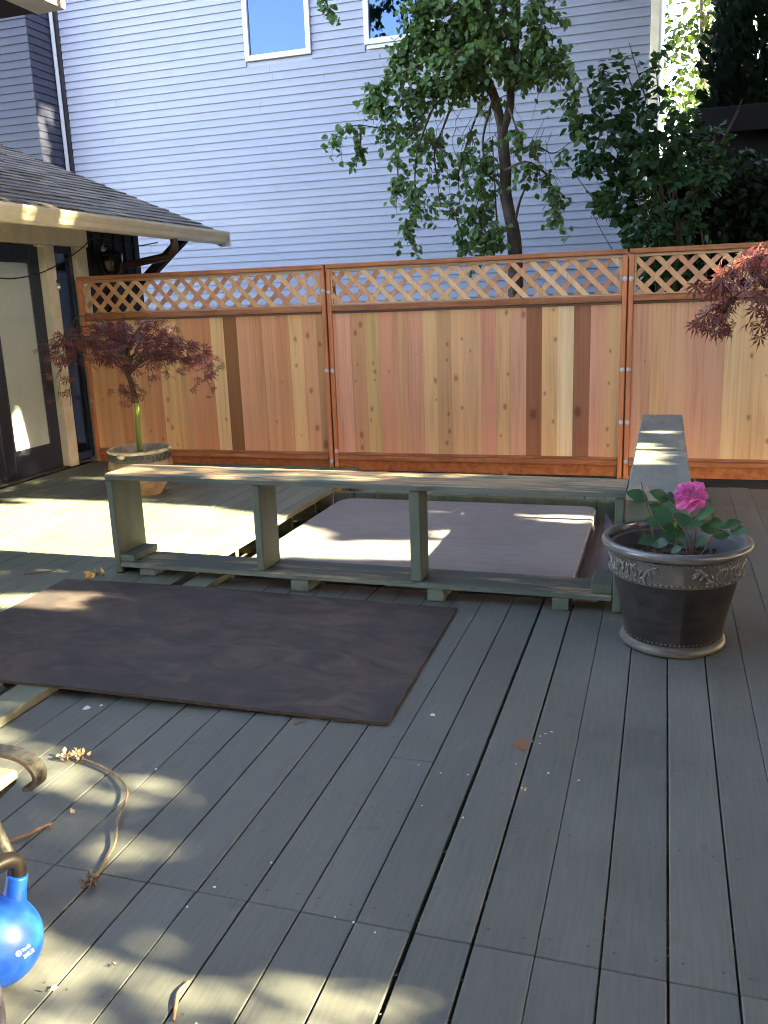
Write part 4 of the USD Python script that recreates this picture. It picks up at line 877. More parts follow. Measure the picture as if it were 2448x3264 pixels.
# bloom
fc = np.array([.122, RY - .035, .648]); ax = CAM * 0 + np.array([-.05, -.80, .60]); ax /= np.linalg.norm(ax)
e1 = np.cross(ax, [0, 0, 1.0]); e1 /= np.linalg.norm(e1); e2 = np.cross(e1, ax)
pr = random.Random(11)
def petal(ang, R_, h_, L_, Wd, tilt, seed):
    """One cupped petal of the rosette: starts R_ out and h_ up the axis, its tip curling back."""
    n, k = 7, 7; v = []
    rad = math.cos(ang) * e1 + math.sin(ang) * e2; tan = -math.sin(ang) * e1 + math.cos(ang) * e2; q = random.Random(seed); ph = q.uniform(0, 6)
    for i in range(n):
        u = i / (n - 1); hw = Wd * (.45 + .62 * math.sin(math.pi * min(1, .12 + .62 * u))) * (1 if u < .95 else .80)
        for j in range(k):
            w = (j / (k - 1) - .5) * 2
            lip = .0035 * math.sin(5 * w + ph) * u
            v.append(fc + rad * (R_ + L_ * math.cos(tilt) * u - .10 * L_ * w * w * u + (.10 * L_ * (1 - abs(w)) if u > .95 else 0)) + tan * hw * w
                     + ax * (h_ + L_ * math.sin(tilt) * u - .55 * L_ * max(0, u - .45) ** 1.6 + .30 * hw * w * w + lip))
    f = []
    for i in range(n - 1):
        for j in range(k - 1):
            a = i * k + j; f += [[a, a + 1, a + k + 1], [a, a + k + 1, a + k]]
    return trimesh.Trimesh(v, f, process=False)
for ring_, (cnt, R_, h_, L_, Wd, ti) in enumerate(((8, .016, .000, .050, .024, .05), (8, .013, .008, .042, .021, .28), (7, .010, .014, .034, .018, .55), (7, .008, .018, .028, .014, .80), (6, .006, .021, .022, .010, 1.05), (5, .004, .024, .017, .007, 1.25), (3, .001, .026, .014, .005, 1.4))):
    for i in range(cnt):
        part(rb, 'petal', petal(i * 2 * math.pi / cnt + ring_ * .6 + pr.uniform(-.2, .2), R_, h_ + pr.uniform(-.002, .002), L_ * pr.uniform(.86, 1.12), Wd * pr.uniform(.85, 1.1), ti + pr.uniform(-.12, .12), ring_ * 10 + i), 'petal_pink', True)
part(rb, 'calyx', lathe([(0, 0), (.008, .004), (.010, .012), (.006, .018)], tuple(fc - ax * .016 - [0, 0, .008]), 10), 'stem_green', True)

# ================================================================== LEFT POT WITH JAPANESE MAPLE
lp = np.array([-3.895, 5.85, RAISE])
pt = thing('glazed_pot', 'tan glazed pot with black band and chipped cream rim, behind the bench by the door', 'pot', lp)
part(pt, 'body', lathe([(0.1032, 0.0018), (0.1419, 0.0027), (0.1634, 0.0362), (0.2021, 0.0995), (0.2365, 0.172), (0.2477, 0.2217), (0.2442, 0.2579), (0.2339, 0.2806)], lp, 56), 'glazed_tan', 50)
part(pt, 'band', lathe([(0.2322, 0.2787), (0.2374, 0.2833), (0.2382, 0.3077), (0.2369, 0.3367), (0.2305, 0.3412)], lp, 56), 'glazed_black', 40)
part(pt, 'rim', lathe([(0.2288, 0.3385), (0.2399, 0.343), (0.2468, 0.353), (0.2451, 0.3638), (0.2339, 0.3692), (0.2227, 0.3656), (0.2184, 0.353), (0.2167, 0.2987)], lp, 56), 'glazed_cream', 60)
part(pt, 'soil', lathe([(0.2193, 0.3032), (0.129, 0.3122), (0.0, 0.3167)], lp, 28), 'mulch', True)
kn = trimesh.creation.icosphere(2, .029); kn.vertices *= 1 + .35 * (meshkit.noise(kn.vertices * 60)[:, None] - .5); kn.vertices *= (1.25, .6, .8); kn.apply_translation(lp + [-.01, -.239, .337]); part(pt, 'knob', kn, 'glazed_cream', True)
rngs = np.random.default_rng(19)
part(pt, 'band_relief', cat([tube(curve([(lp[0] + .2395 * math.cos(a), lp[1] + .2395 * math.sin(a), lp[2] + .296), (lp[0] + .2415 * math.cos(a + .05), lp[1] + .2415 * math.sin(a + .05), lp[2] + .325), (lp[0] + .2395 * math.cos(a + .10), lp[1] + .2395 * math.sin(a + .10), lp[2] + .30)], 4), .004, 5) for a in np.arange(40) * 2 * np.pi / 40]), 'glazed_black', True)

# laceleaf template: seven thin toothed lobes
def laceleaf(nl=7, wid=.055, droop=.25):
    v, f = [], []
    for i in range(nl):
        a = (i / (nl - 1) - .5) * math.radians(205); L_ = 1.0 - .45 * abs(a) / math.radians(103)
        d = np.array([math.cos(a), math.sin(a), 0]); t = np.array([-math.sin(a), math.cos(a), 0]); b = len(v)
        def P(u, w): return d * u * L_ + t * w + np.array([0, 0, -droop * (u * L_) ** 2])
        v += [P(.04, -.012), P(.04, .012), P(.38, -wid), P(.34, wid), P(.62, -wid * .75), P(.58, wid * .75), P(1, 0), P(.52, -wid * 1.9), P(.48, wid * 1.9)]
        f += [[b, b + 1, b + 3], [b, b + 3, b + 2], [b + 2, b + 3, b + 5], [b + 2, b + 5, b + 4], [b + 4, b + 5, b + 6], [b + 2, b + 4, b + 7], [b + 3, b + 8, b + 5]]
    return np.array(v), np.array(f)
MV, MF = laceleaf(7, .040)
jm = thing('japanese_maple', 'small red laceleaf maple with weeping crown growing in the glazed pot', 'maple', lp + [0, 0, .35])
MY = 5.85
part(jm, 'trunk', tube(curve([(-3.89, MY, .36), (-3.89, MY, .55), (-3.88, MY, .70), (-3.885, MY, .755)], 6), [.022, .019, .018], 10), 'stem_green', True, label='straight bright green lower trunk')
up_tr = curve([(-3.885, MY, .750), (-3.90, MY, .86), (-3.915, MY, .93), (-3.945, MY + .01, .99), (-3.91, MY, 1.05), (-3.92, MY, 1.14), (-3.90, MY, 1.20)], 6)
part(jm, 'graft', tube(up_tr, [.026, .021, .018, .020, .015, .011], 9), 'bark_brown', True)
mr = np.random.default_rng(23)
pos, dirs, brs = [], [], []
K0 = np.array([-3.92, MY, 1.06])
specs = []
for i in range(24):
    a = i * 2.399 + mr.uniform(-.2, .2); R_ = mr.uniform(.28, .74); top_ = mr.uniform(.12, .31) * (1.1 - .25 * R_); drop = mr.uniform(.10, .34) * (R_ / .6)
    specs.append((a, R_, top_, drop))
specs += [(math.radians(-175), .66, .2, .42), (math.radians(178), .6, .15, .40), (math.radians(-10), .80, .16, .22), (math.radians(-5), .78, .22, .12), (math.radians(5), .70, .10, .28), (math.radians(185), .70, .23, .15), (math.radians(-60), .45, .05, .3)]
for a, R_, top_, drop in specs:
    d = np.array([math.cos(a) * .98, math.sin(a) * .75, 0])
    st_ = K0 + np.array([0, 0, mr.uniform(-.10, .10)])
    ptsb = [st_, st_ + d * R_ * .28 + [0, 0, top_ * .75], st_ + d * R_ * .6 + [0, 0, top_], st_ + d * R_ * .85 + [0, 0, top_ * .65], st_ + d * R_ + [0, 0, top_ - drop]]
    c = curve(ptsb, 7) + mr.normal(0, .006, (29, 3)); brs.append(tube(c, [.008, .005, .003, .0016], 5))
    for j in range(8, len(c)):
        for _ in range(1 if j % 3 else 2):
            pos.append(c[j] + mr.normal(0, .035, 3) * [1, 1, .7]); dirs.append(d * .8 + mr.normal(0, .45, 3) + [0, 0, -.35])
for _ in range(26):
    pos.append(np.array([-3.90, MY, .84]) + mr.normal(0, 1, 3) * [.07, .04, .045]); dirs.append(mr.normal(0, .6, 3) + [0, 0, -.5])
pos, dirs = np.array(pos), np.array(dirs); keep = (pos[:, 2] > .76) & (pos[:, 0] > -4.62) & (pos[:, 2] < 1.37); pos, dirs = pos[keep], dirs[keep]
part(jm, 'branches', cat(brs), 'bark_brown', True)
up_ = np.tile([0, 0, 1.0], (len(pos), 1)) + mr.normal(0, .45, (len(pos), 3))
part(jm, 'foliage', scatter(MV, MF, pos, frames(dirs, up_), mr.uniform(.05, .095, len(pos))), 'leaf_maple', kind='stuff')

# the second laceleaf maple reaches in from the right
jr = thing('japanese_maple', 'dark red laceleaf maple branches hanging in from the right edge before the fence', 'maple', (1.1, 3.6, 0))
tr = curve([(1.12, 3.62, 0.0), (1.05, 3.58, .55), (1.1, 3.6, 1.0), (.95, 3.55, 1.42), (.85, 3.5, 1.62)], 6)
part(jr, 'trunk', tube(tr, [.05, .042, .036, .028, .02], 10), 'bark_brown', True)
mr = np.random.default_rng(29); pos, dirs, brs = [], [], []
def rbr(pts, nleaf, spread, sz=None):
    c = curve(pts, 8); c = c + mr.normal(0, .004, c.shape); brs.append(tube(c, [.009, .006, .003, .0018], 5))
    for _ in range(int(nleaf * .58)):
        t = mr.uniform(.2, 1) ** .8; i = min(len(c) - 2, int(t * (len(c) - 1))); tg = c[i + 1] - c[i]
        pos.append(c[i] + mr.normal(0, 1, 3) * spread); dirs.append(tg / (np.linalg.norm(tg) + 1e-9) * .5 + mr.normal(0, .4, 3) + [0, 0, -.75])
S0 = (.85, 3.5, 1.60)
# visible curtain: tips measured against the fence behind
rbr([S0, (.62, 3.5, 1.62), (.42, 3.5, 1.59), (.27, 3.5, 1.53), (.18, 3.5, 1.47)], 60, (.035, .05, .022))
rbr([S0, (.55, 3.48, 1.60), (.36, 3.46, 1.57), (.22, 3.45, 1.50), (.14, 3.45, 1.44)], 70, (.03, .05, .020))
rbr([S0, (.60, 3.55, 1.61), (.40, 3.56, 1.585), (.30, 3.55, 1.545)], 90, (.05, .05, .02))
rbr([S0, (.52, 3.5, 1.56), (.36, 3.5, 1.50), (.24, 3.5, 1.42), (.17, 3.5, 1.38), (.11, 3.5, 1.33)], 46, (.018, .03, .014))
rbr([(.24, 3.5, 1.42), (.20, 3.5, 1.37), (.185, 3.5, 1.33), (.15, 3.5, 1.29)], 22, (.018, .03, .012))
rbr([(.22, 3.5, 1.41), (.20, 3.49, 1.36), (.20, 3.49, 1.31), (.21, 3.49, 1.28)], 24, (.02, .03, .015))
rbr([S0, (.6, 3.45, 1.55), (.46, 3.45, 1.48), (.37, 3.45, 1.40), (.345, 3.45, 1.33)], 75, (.03, .05, .03))
rbr([S0, (.62, 3.45, 1.52), (.52, 3.45, 1.44), (.43, 3.45, 1.34), (.37, 3.45, 1.27)], 60, (.025, .05, .03))
rbr([S0, (.6, 3.42, 1.58), (.46, 3.4, 1.54), (.36, 3.4, 1.49), (.30, 3.4, 1.45)], 80, (.045, .05, .025))
rbr([S0, (.7, 3.4, 1.5), (.58, 3.4, 1.40), (.48, 3.4, 1.28), (.44, 3.4, 1.20)], 70, (.04, .05, .04))
for i in range(16):
    a = mr.uniform(-1.2, 2.6); R_ = mr.uniform(.4, .75); d = np.array([math.cos(a), math.sin(a), 0])
    rbr([S0, tuple(np.array(S0) + d * R_ * .4 + [0, 0, .08]), tuple(np.array(S0) + d * R_ * .8 + [0, 0, -.02]), tuple(np.array(S0) + d * R_ + [0, 0, -.3])], 45, (.06, .06, .04))
pos, dirs = np.array(pos), np.array(dirs)
part(jr, 'branches', cat(brs), 'bark_brown', True)
up_ = np.tile([0, -.1, 1.0], (len(pos), 1)) + mr.normal(0, .45, (len(pos), 3))
MV2, MF2 = laceleaf(7, .045, .45)
part(jr, 'foliage', scatter(MV2, MF2, pos, frames(dirs, up_), mr.uniform(.045, .075, len(pos))), 'leaf_maple_dark', kind='stuff')
part(jr, 'root_tub', lathe([(.0, .002), (.15, .002), (.20, .30), (.21, .32), (.185, .32), (.18, .27), (0, .27)], (1.12, 3.62, 0), 32), 'planter_grey', 40)

# ================================================================== GARDEN TREE, SHRUB, HEDGE, CONIFER
def ovate(fold=.25, wid=.36, n=5):
    u = np.linspace(0, 1, n); w = wid * np.sin(np.pi * u ** .75) ** .9; w[0] = .03; w[-1] = 0; v = []
    for i in range(n): v += [(u[i], -w[i], fold * w[i] - .12 * u[i] ** 2), (u[i], 0, -.12 * u[i] ** 2), (u[i], w[i], fold * w[i] - .12 * u[i] ** 2)]
    f = []
    for i in range(n - 1):
        for j in range(2):
            a = i * 3 + j; f += [[a, a + 3, a + 4], [a, a + 4, a + 1]]
    return np.array(v), np.array(f)
OV, OF = ovate()
BR = {'B1': (8.6, [[-1.67, 3.44], [-1.91, 3.34], [-2.16, 3.19], [-2.41, 3.06], [-2.67, 3.07], [-2.88, 3.1], [-3.09, 3.09], [-3.18, 2.96]], 150), 'B1b': (8.6, [[-2.88, 3.1], [-2.92, 2.92], [-2.94, 2.73]], 46),
      'B2': (8.5, [[-1.71, 3.61], [-2.05, 3.57], [-2.37, 3.51], [-2.59, 3.41], [-2.68, 3.28], [-2.47, 3.2]], 330), 'B3': (8.6, [[-1.78, 3.85], [-2.10, 3.88], [-2.35, 3.80], [-2.52, 3.62]], 220),
      'B4': (8.5, [[-2.14, 3.17], [-2.22, 2.94], [-2.28, 2.72], [-2.32, 2.49], [-2.34, 2.26], [-2.43, 2.05]], 160), 'B4b': (8.5, [[-2.27, 3.02], [-2.44, 2.83], [-2.52, 2.6], [-2.49, 2.5]], 130),
      'B5': (8.7, [[-1.94, 3.36], [-2.09, 3.03], [-2.15, 2.81], [-2.18, 2.58], [-2.12, 2.31]], 95), 'B6': (8.9, [[-1.73, 3.26], [-1.82, 3.12], [-1.9, 2.89], [-1.96, 2.66], [-1.99, 2.51], [-2.0, 2.35]], 110),
      'B7': (8.7, [[-1.6, 3.27], [-1.7, 2.92], [-1.7, 2.7], [-1.73, 2.5], [-1.75, 2.32], [-1.84, 2.12]], 150), 'B8': (8.7, [[-1.44, 3.31], [-1.22, 3.43], [-.99, 3.39], [-.87, 3.22], [-1.0, 2.98]], 150),
      'B9': (8.6, [[-1.41, 3.46], [-1.28, 3.65], [-1.16, 3.67], [-1.03, 3.53], [-.89, 3.43]], 190), 'B10': (8.6, [[-1.48, 2.59], [-1.28, 2.64], [-1.12, 2.55], [-1.05, 2.38], [-1.0, 2.23], [-1.06, 2.05]], 150),
      'B11': (8.6, [[-1.44, 3.12], [-1.36, 2.94], [-1.31, 2.87]], 40), 'B13': (8.8, [[-1.47, 2.77], [-1.23, 2.81], [-1.07, 2.74], [-.92, 2.83]], 22),
      'suck': (8.9, [[-1.57, 1.86], [-1.61, 2.17], [-1.64, 2.64], [-1.65, 2.95]], 30), 'low1': (8.7, [[-1.82, 1.85], [-1.92, 1.98], [-2.0, 2.26], [-2.05, 2.34]], 60), 'low2': (8.7, [[-1.71, 1.84], [-1.67, 2.03], [-1.77, 2.23], [-1.7, 2.34]], 130),
      'low3': (8.7, [[-1.61, 1.84], [-1.62, 2.0], [-1.74, 2.04], [-1.87, 1.88]], 130), 'tw': (8.0, [[-3.05, 4.5], [-2.97, 4.12], [-2.96, 4.01], [-2.98, 3.92]], 16),
      'M1': (8.6, [[-1.65, 3.4], [-1.9, 3.45], [-2.2, 3.4], [-2.4, 3.3]], 260), 'M2': (8.7, [[-1.6, 3.3], [-1.75, 3.55], [-2.0, 3.75], [-2.3, 3.8]], 300), 'M3': (8.9, [[-1.5, 3.2], [-1.4, 3.5], [-1.3, 3.55], [-1.2, 3.5]], 150),
      'M4': (8.6, [[-1.55, 3.5], [-1.6, 3.75], [-1.8, 3.95], [-2.0, 4.1]], 260), 'M5': (8.5, [[-1.45, 3.7], [-1.6, 3.9], [-1.7, 4.1], [-1.9, 4.3]], 200), 'M6': (8.5, [[-1.45, 3.3], [-1.5, 3.5], [-1.6, 3.65], [-1.75, 3.6]], 170),
      'N1': (8.6, [[-1.8, 3.7], [-2.1, 3.75], [-2.4, 3.7], [-2.6, 3.55]], 220), 'N2': (8.5, [[-1.8, 3.9], [-1.95, 4.0], [-2.15, 4.1], [-2.3, 3.95]], 220), 'N7': (8.4, [[-2.3, 4.5], [-2.25, 4.25], [-2.2, 4.05], [-2.15, 3.9]], 150), 'N8': (8.5, [[-1.9, 4.6], [-1.85, 4.3], [-1.8, 4.1], [-1.75, 3.9]], 170), 'N9': (8.6, [[-1.2, 4.5], [-1.2, 4.2], [-1.15, 4.0], [-1.1, 3.85]], 130), 'V1': (8.9, [[-2.9, 5.7], [-3.5, 5.6], [-4.1, 5.3], [-4.6, 5.1]], 420), 'V2': (9.1, [[-3.0, 6.0], [-3.7, 5.9], [-4.3, 5.7], [-4.8, 5.5]], 380), 'V3': (8.8, [[-2.9, 5.4], [-3.3, 5.3], [-3.7, 5.1], [-4.0, 5.0]], 300), 'N3': (8.6, [[-1.5, 3.7], [-1.3, 3.85], [-1.2, 3.8], [-1.1, 3.65]], 120), 'N4': (8.4, [[-1.6, 3.5], [-1.7, 3.6], [-1.9, 3.6], [-2.1, 3.5]], 130), 'N5': (8.5, [[-1.45, 3.9], [-1.55, 4.05], [-1.75, 4.2], [-2.0, 4.2]], 130), 'N6': (8.5, [[-1.9, 3.3], [-2.1, 3.4], [-2.35, 3.25], [-2.5, 3.1]], 160),
      'U1': (8.6, [[-1.8, 4.5], [-2.3, 5.1], [-2.8, 5.3], [-3.2, 5.1]], 260), 'U2': (8.9, [[-1.7, 4.6], [-2.2, 5.2], [-2.8, 5.6], [-3.4, 5.7]], 300), 'U3': (8.8, [[-1.4, 4.5], [-1.1, 5.0], [-.7, 5.2], [-.4, 5.0]], 260),
      'U4': (8.9, [[-1.6, 4.9], [-1.6, 5.6], [-1.9, 6.3], [-2.0, 6.9]], 320), 'U5': (8.7, [[-1.5, 4.8], [-1.1, 5.6], [-.9, 6.2], [-.8, 6.6]], 260), 'U6': (9.1, [[-1.9, 5.2], [-2.6, 5.9], [-3.3, 6.3], [-3.8, 6.2]], 300), 'U7': (8.6, [[-1.7, 4.2], [-1.9, 4.5], [-2.1, 4.7], [-2.3, 4.6]], 200)}
gt = thing('garden_tree', 'slender broadleaf tree with drooping branches between the fence and the grey house', 'tree', (-1.42, 8.8, -.55))
part(gt, 'trunk', tube(curve([(-1.40, 8.8, -.55), (-1.41, 8.8, 1.2), (-1.42, 8.8, 1.85), (-1.44, 8.8, 2.07), (-1.47, 8.8, 2.2), (-1.51, 8.8, 2.42), (-1.51, 8.8, 2.62), (-1.53, 8.8, 2.85), (-1.54, 8.8, 3.01)], 6), [.09, .07, .058, .055, .052], 12), 'bark_brown', True)
part(gt, 'limb', tube(curve([(-1.535, 8.8, 2.97), (-1.62, 8.8, 3.29), (-1.71, 8.8, 3.49), (-1.77, 8.8, 3.69), (-1.82, 8.8, 3.91), (-1.83, 8.8, 4.12), (-1.75, 8.85, 4.9), (-1.9, 8.9, 6.2)], 6), [.045, .040, .034, .026, .012], 10), 'bark_brown', True)
part(gt, 'limb', tube(curve([(-1.535, 8.8, 2.97), (-1.47, 8.8, 3.16), (-1.46, 8.8, 3.33), (-1.45, 8.8, 3.51), (-1.42, 8.8, 3.72), (-1.41, 8.8, 3.93), (-1.40, 8.8, 4.5), (-1.2, 8.8, 5.6)], 6), [.042, .038, .042, .042, .015], 10), 'bark_brown', True)
part(gt, 'limb', tube(curve([(-1.41, 8.78, 2.17), (-1.36, 8.7, 2.31), (-1.31, 8.7, 2.43), (-1.29, 8.7, 2.48)], 5), [.014, .010, .006], 6), 'bark_brown', True)
tr_ = np.random.default_rng(41); pos, dirs, brs, scs = [], [], [], []
ZT = 3.0
def leafy(c3, nleaf, sp, size, sub=3):
    c = curve(c3, 8); brs.append(tube(c, [.014, .010, .006, .003], 5))
    # side twigs
    L_ = np.linalg.norm(np.diff(c, axis=0), axis=1).sum(); ntw = max(4, nleaf // 8)
    for _ in range(ntw):
        i = int(tr_.uniform(.12, .98) * (len(c) - 1)); d = tr_.normal(0, 1, 3) * [1, .8, .6] + [0, 0, -.5]; d /= np.linalg.norm(d)
        ln_ = tr_.uniform(.08, .26) * sp; tw = np.array([c[i], c[i] + d * ln_ * .5 + [0, 0, .015], c[i] + d * ln_ + [0, 0, -.05 * sp]]); tw = curve(tw, 4)
        brs.append(tube(tw, [.004, .002], 4, False))
        for k in range(12):
            j = tr_.integers(1, len(tw)); q_ = tw[j] + tr_.normal(0, .022, 3); pos.append(q_); a = tr_.normal(0, 1, 3) * [1, 1, .5] + [0, 0, -.9]; dirs.append(a); scs.append(size * tr_.uniform(.6, 1.15))
for k, (Y, pts, nl) in BR.items():
    c3 = [(x, Y + tr_.uniform(-.12, .12) * (1 if i else 0), z) for i, (x, z) in enumerate(pts)]
    leafy(c3, nl, .55 if k in ('B1b', 'tw', 'B13', 'suck', 'low1') else (1.7 if k[0] in 'UV' else .95), .074)
for _ in range(30):  # bare hanging twigs
    a = np.array([tr_.uniform(-2.2, -1.0), 8.6 + tr_.uniform(-.1, .2), tr_.uniform(2.7, 3.4)]); brs.append(tube(curve([a, a + [tr_.uniform(-.1, .1), 0, -.15], a + [tr_.uniform(-.15, .15), 0, -tr_.uniform(.25, .5)]], 4), [.003, .0015], 4, False))
pos, dirs, scs = np.array(pos), np.array(dirs), np.array(scs)
part(gt, 'branches', cat(brs), 'bark_twig', True)
up_ = np.tile([0, -.6, .7], (len(pos), 1)) + tr_.normal(0, .55, (len(pos), 3))
part(gt, 'foliage', scatter(OV, OF, pos - 0, frames(dirs, up_), scs), 'leaf_tree', True, kind='stuff')

# broad leaved shrub to the right of the tree
gs = thing('leafy_shrub', 'tall dark broadleaf shrub above the right fence panel, before the house corner', 'shrub', (.0, 9.4, -.55))
shp = Polygon([[-.72, 3.45], [-.51, 3.62], [-.42, 3.40], [-.23, 3.58], [-.12, 3.57], [-.05, 3.15], [.19, 3.01], [.47, 2.87], [.45, 2.6], [.3, 2.2], [.2, 1.6], [-.37, 1.6], [-.44, 2.04], [-.66, 2.12], [-.74, 2.36], [-.47, 2.42], [-.6, 2.56], [-.9, 2.56], [-.82, 2.72], [-.96, 2.96], [-.79, 3.1], [-.80, 3.36]])
pos, dirs, scs, brs = [], [], [], []
for i in range(14):
    x0 = tr_.uniform(-.25, .35); ang = tr_.uniform(-.9, .7)
    brs.append(tube(curve([(x0, 9.4, -.55), (x0 + .05, 9.35, 1.2), (x0 + ang * .4, 9.25, 2.2), (x0 + ang, 9.2, 2.75 + tr_.uniform(0, .4))], 6), [.02, .014, .008, .003], 5))
cnt = 0
while cnt < 205:
    x, z = tr_.uniform(-1, .6), tr_.uniform(1.5, 3.65)
    if not shp.contains(shapely.Point(x, z)): continue
    if z > 3.1 and tr_.uniform() < .45: continue
    cnt += 1; Y = 9.2 + tr_.uniform(-.25, .45); d = tr_.normal(0, 1, 3) * [1, .7, .4]; d /= np.linalg.norm(d)
    for k in range(15):
        t = tr_.uniform(-.13, .13); pos.append(np.array([x, Y, z]) + d * t + tr_.normal(0, .026, 3)); dirs.append(d * .4 + tr_.normal(0, 1, 3) * [1, 1, .5] + [0, -.2, -.55]); scs.append(.092 * tr_.uniform(.6, 1.2))
for sx, sz in ((-.52, 3.66), (-.70, 3.5), (-.42, 3.7), (-.2, 3.62), (-.95, 2.66), (-.72, 2.2)):
    brs.append(tube(curve([(sx * .6, 9.25, sz - .5), (sx * .85, 9.2, sz - .2), (sx, 9.2, sz)], 5), [.006, .003], 4))
pos, dirs, scs = np.array(pos), np.array(dirs), np.array(scs)
part(gs, 'branches', cat(brs), 'bark_twig', True)
up_ = np.tile([0, -.4, .9], (len(pos), 1)) + tr_.normal(0, .5, (len(pos), 3))
part(gs, 'foliage', scatter(OV, OF, pos, frames(dirs, up_), scs), 'leaf_shrub', True, kind='stuff')

def leafcloud(n, sampler, size, seed, down=.5):
    r = np.random.default_rng(seed); p = sampler(r, n); d = r.normal(0, 1, (len(p), 3)) + [0, 0, -down]
    up = np.tile([0, -.3, 1.0], (len(p), 1)) + r.normal(0, .6, (len(p), 3)); return scatter(OV, OF, p, frames(d, up), size * r.uniform(.6, 1.25, len(p)))
iv = thing('ivy_hedge', 'dense dark ivy covered hedge behind the right fence panel and shrub', 'hedge', (1.3, 10.1, -.55))
def ivs(r, n):
    x = r.uniform(-.28, 3.4, n); z = r.uniform(-.4, 3.0, n); y = 9.95 + .35 * meshkit.fbm(np.stack([x * 2.2, z * 2.2, x * 0], 1), 3, 4) + r.uniform(-.08, .10, n)
    m_ = z < 2.75 + .35 * (meshkit.fbm(np.stack([x * 3, x * 0, x * 0], 1), 2, 9) - .3); return np.stack([x, y, z], 1)[m_]
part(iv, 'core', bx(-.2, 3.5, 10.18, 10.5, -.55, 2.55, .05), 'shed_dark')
part(iv, 'foliage', leafcloud(9000, ivs, .095, 3), 'leaf_ivy', True, kind='stuff')

# tall conifers
def conifer(x, y, h, R_, n, seed, lab):
    r = np.random.default_rng(seed); t = thing('conifer', lab, 'conifer', (x, y, -.55))
    part(t, 'trunk', tube([(x, y, -.55), (x, y, h * .6), (x, y, h * .97)], [.22, .14, .03], 8), 'bark_brown', True)
    u = r.uniform(0, 1, n) ** .75; z = .2 + (h - .2) * (1 - u); a = r.uniform(0, 2 * np.pi, n)
    lump = .72 + .5 * meshkit.fbm(np.stack([np.cos(a) * 3, np.sin(a) * 3, z * 2.0], 1), 3, seed)
    rad = R_ * np.minimum(1, (h - z) / (h * .55)) ** .8 * lump * r.uniform(.72, 1.0, n)
    p = np.stack([x + rad * np.cos(a), y + rad * np.sin(a), z], 1); d = np.stack([np.cos(a) * .5, np.sin(a) * .5, np.full(n, .75)], 1) + r.normal(0, .3, (n, 3))
    tv = np.array([(0, 0, 0), (.4, .16, .02), (.4, -.16, .02), (.75, .26, 0), (.7, 0, .03), (.75, -.26, 0), (1, .05, -.03), (1.02, .3, -.02), (1.02, -.28, -.02)]); tf = np.array([[0, 2, 1], [1, 4, 3], [1, 2, 4], [2, 5, 4], [4, 6, 3], [3, 6, 7], [4, 5, 6], [5, 8, 6]])
    up = np.stack([np.cos(a), np.sin(a), np.zeros(n)], 1) + r.normal(0, .5, (n, 3))
    part(t, 'foliage', scatter(tv, tf, p, frames(d, up), r.uniform(.10, .22, n)), 'leaf_conifer', kind='stuff')
conifer(1.85, 14.6, 10.5, 1.45, 30000, 51, 'tall dark conifer rising over the shed at the right edge')
conifer(3.6, 15.2, 11.0, 1.7, 12000, 52, 'second tall dark conifer outside the right edge')

# sunlit broadleaf tree seen through the gap
bt = thing('backlit_tree', 'sunlit yellow green tree in the gap between grey house and conifer', 'tree', (.6, 20.5, -.55))
part(bt, 'trunk', tube(curve([(.9, 20.6, -.55), (.8, 20.6, 2.5), (.6, 20.5, 5), (.4, 20.5, 8)], 5), [.16, .12, .08, .03], 8), 'bark_brown', True)
def bts(r, n):
    c = r.normal(0, 1, (90, 3)) * [.75, .6, 2.1] + [.55, 20.5, 5.2]; k = r.integers(0, 90, n); p = c[k] + r.normal(0, .22, (n, 3))
    return p
part(bt, 'foliage', leafcloud(3600, bts, .15, 8), 'leaf_backlit', True, kind='stuff')

# ================================================================== BIG TREES TO THE RIGHT (outside the frame; their crowns shade the yard)
TE = math.tan(SUN_EL); SK = sun[1] / sun[0]
def open_to_sun(y, z0, e=0.0):
    """Gaps between the crowns, in the sun's view: y across, z0 height where the ray crosses x = 0."""
    q_ = np.stack([y * 7, z0 * 3.5, y * 0], 1); y = y + .07 * (meshkit.fbm(q_, 2, 3) - .5); z0 = z0 + .16 * (meshkit.fbm(q_, 2, 8) - .5)
    o = np.zeros(len(y), bool)
    lo = np.interp(z0, [0, .62, 1.15, 1.45, 2.9], [4.64, 4.64, 4.58, 4.30, 4.31]); hi = np.interp(z0, [.6, .75, .97, 1.12, 1.6, 2.0, 2.6, 3.0], [5.04, 4.98, 4.92, 5.25, 5.52, 5.62, 5.35, 5.2])
    o |= (y > lo - e) & (y < hi + e) & (z0 > .60 - e) & (z0 < 3.0 + e)
    for cy_, cz, ry, rz in ((5.22, .62, .09, .05), (5.72, .60, .03, .03), (5.72, .32, .06, .11), (4.16, 1.50, .11, .26), (4.1, 2.0, .05, .14), (4.2, 1.1, .04, .1), (3.86, 2.15, .05, .32),
                            (1.54, 1.12, .13, .22), (2.14, .97, .035, .10), (2.10, .80, .04, .10), (1.84, .74, .035, .08), (2.24, 1.10, .035, .14), (2.33, 1.2, .02, .07), (5.62, 4.50, .05, .10), (6.05, 4.48, .06, .10),
                            (6.41, 3.08, .10, .30), (5.95, 5.85, .22, .16), (3.5, 1.50, .09, .18), (3.15, 1.12, .025, .10), (11.1, 8.0, .10, .3), (11.3, 8.6, .08, .3), (11.2, 7.3, .08, .2)):
        o |= ((y - cy_) / (ry + e)) ** 2 + ((z0 - cz) / (rz + e)) ** 2 < 1
    o |= ((y - 5.95) / (.45 + e)) ** 2 + ((z0 - 2.35) / (.36 + e)) ** 2 < 1
    o |= (y < 1.45 + .05 * np.sin(z0 * 9) + e) & (z0 > .27 - e) & (z0 < 1.9 + e)
    return o
fr_ = np.random.default_rng(61)
def ring_open(yy, z0, rs): return open_to_sun(yy, z0, max(rs))
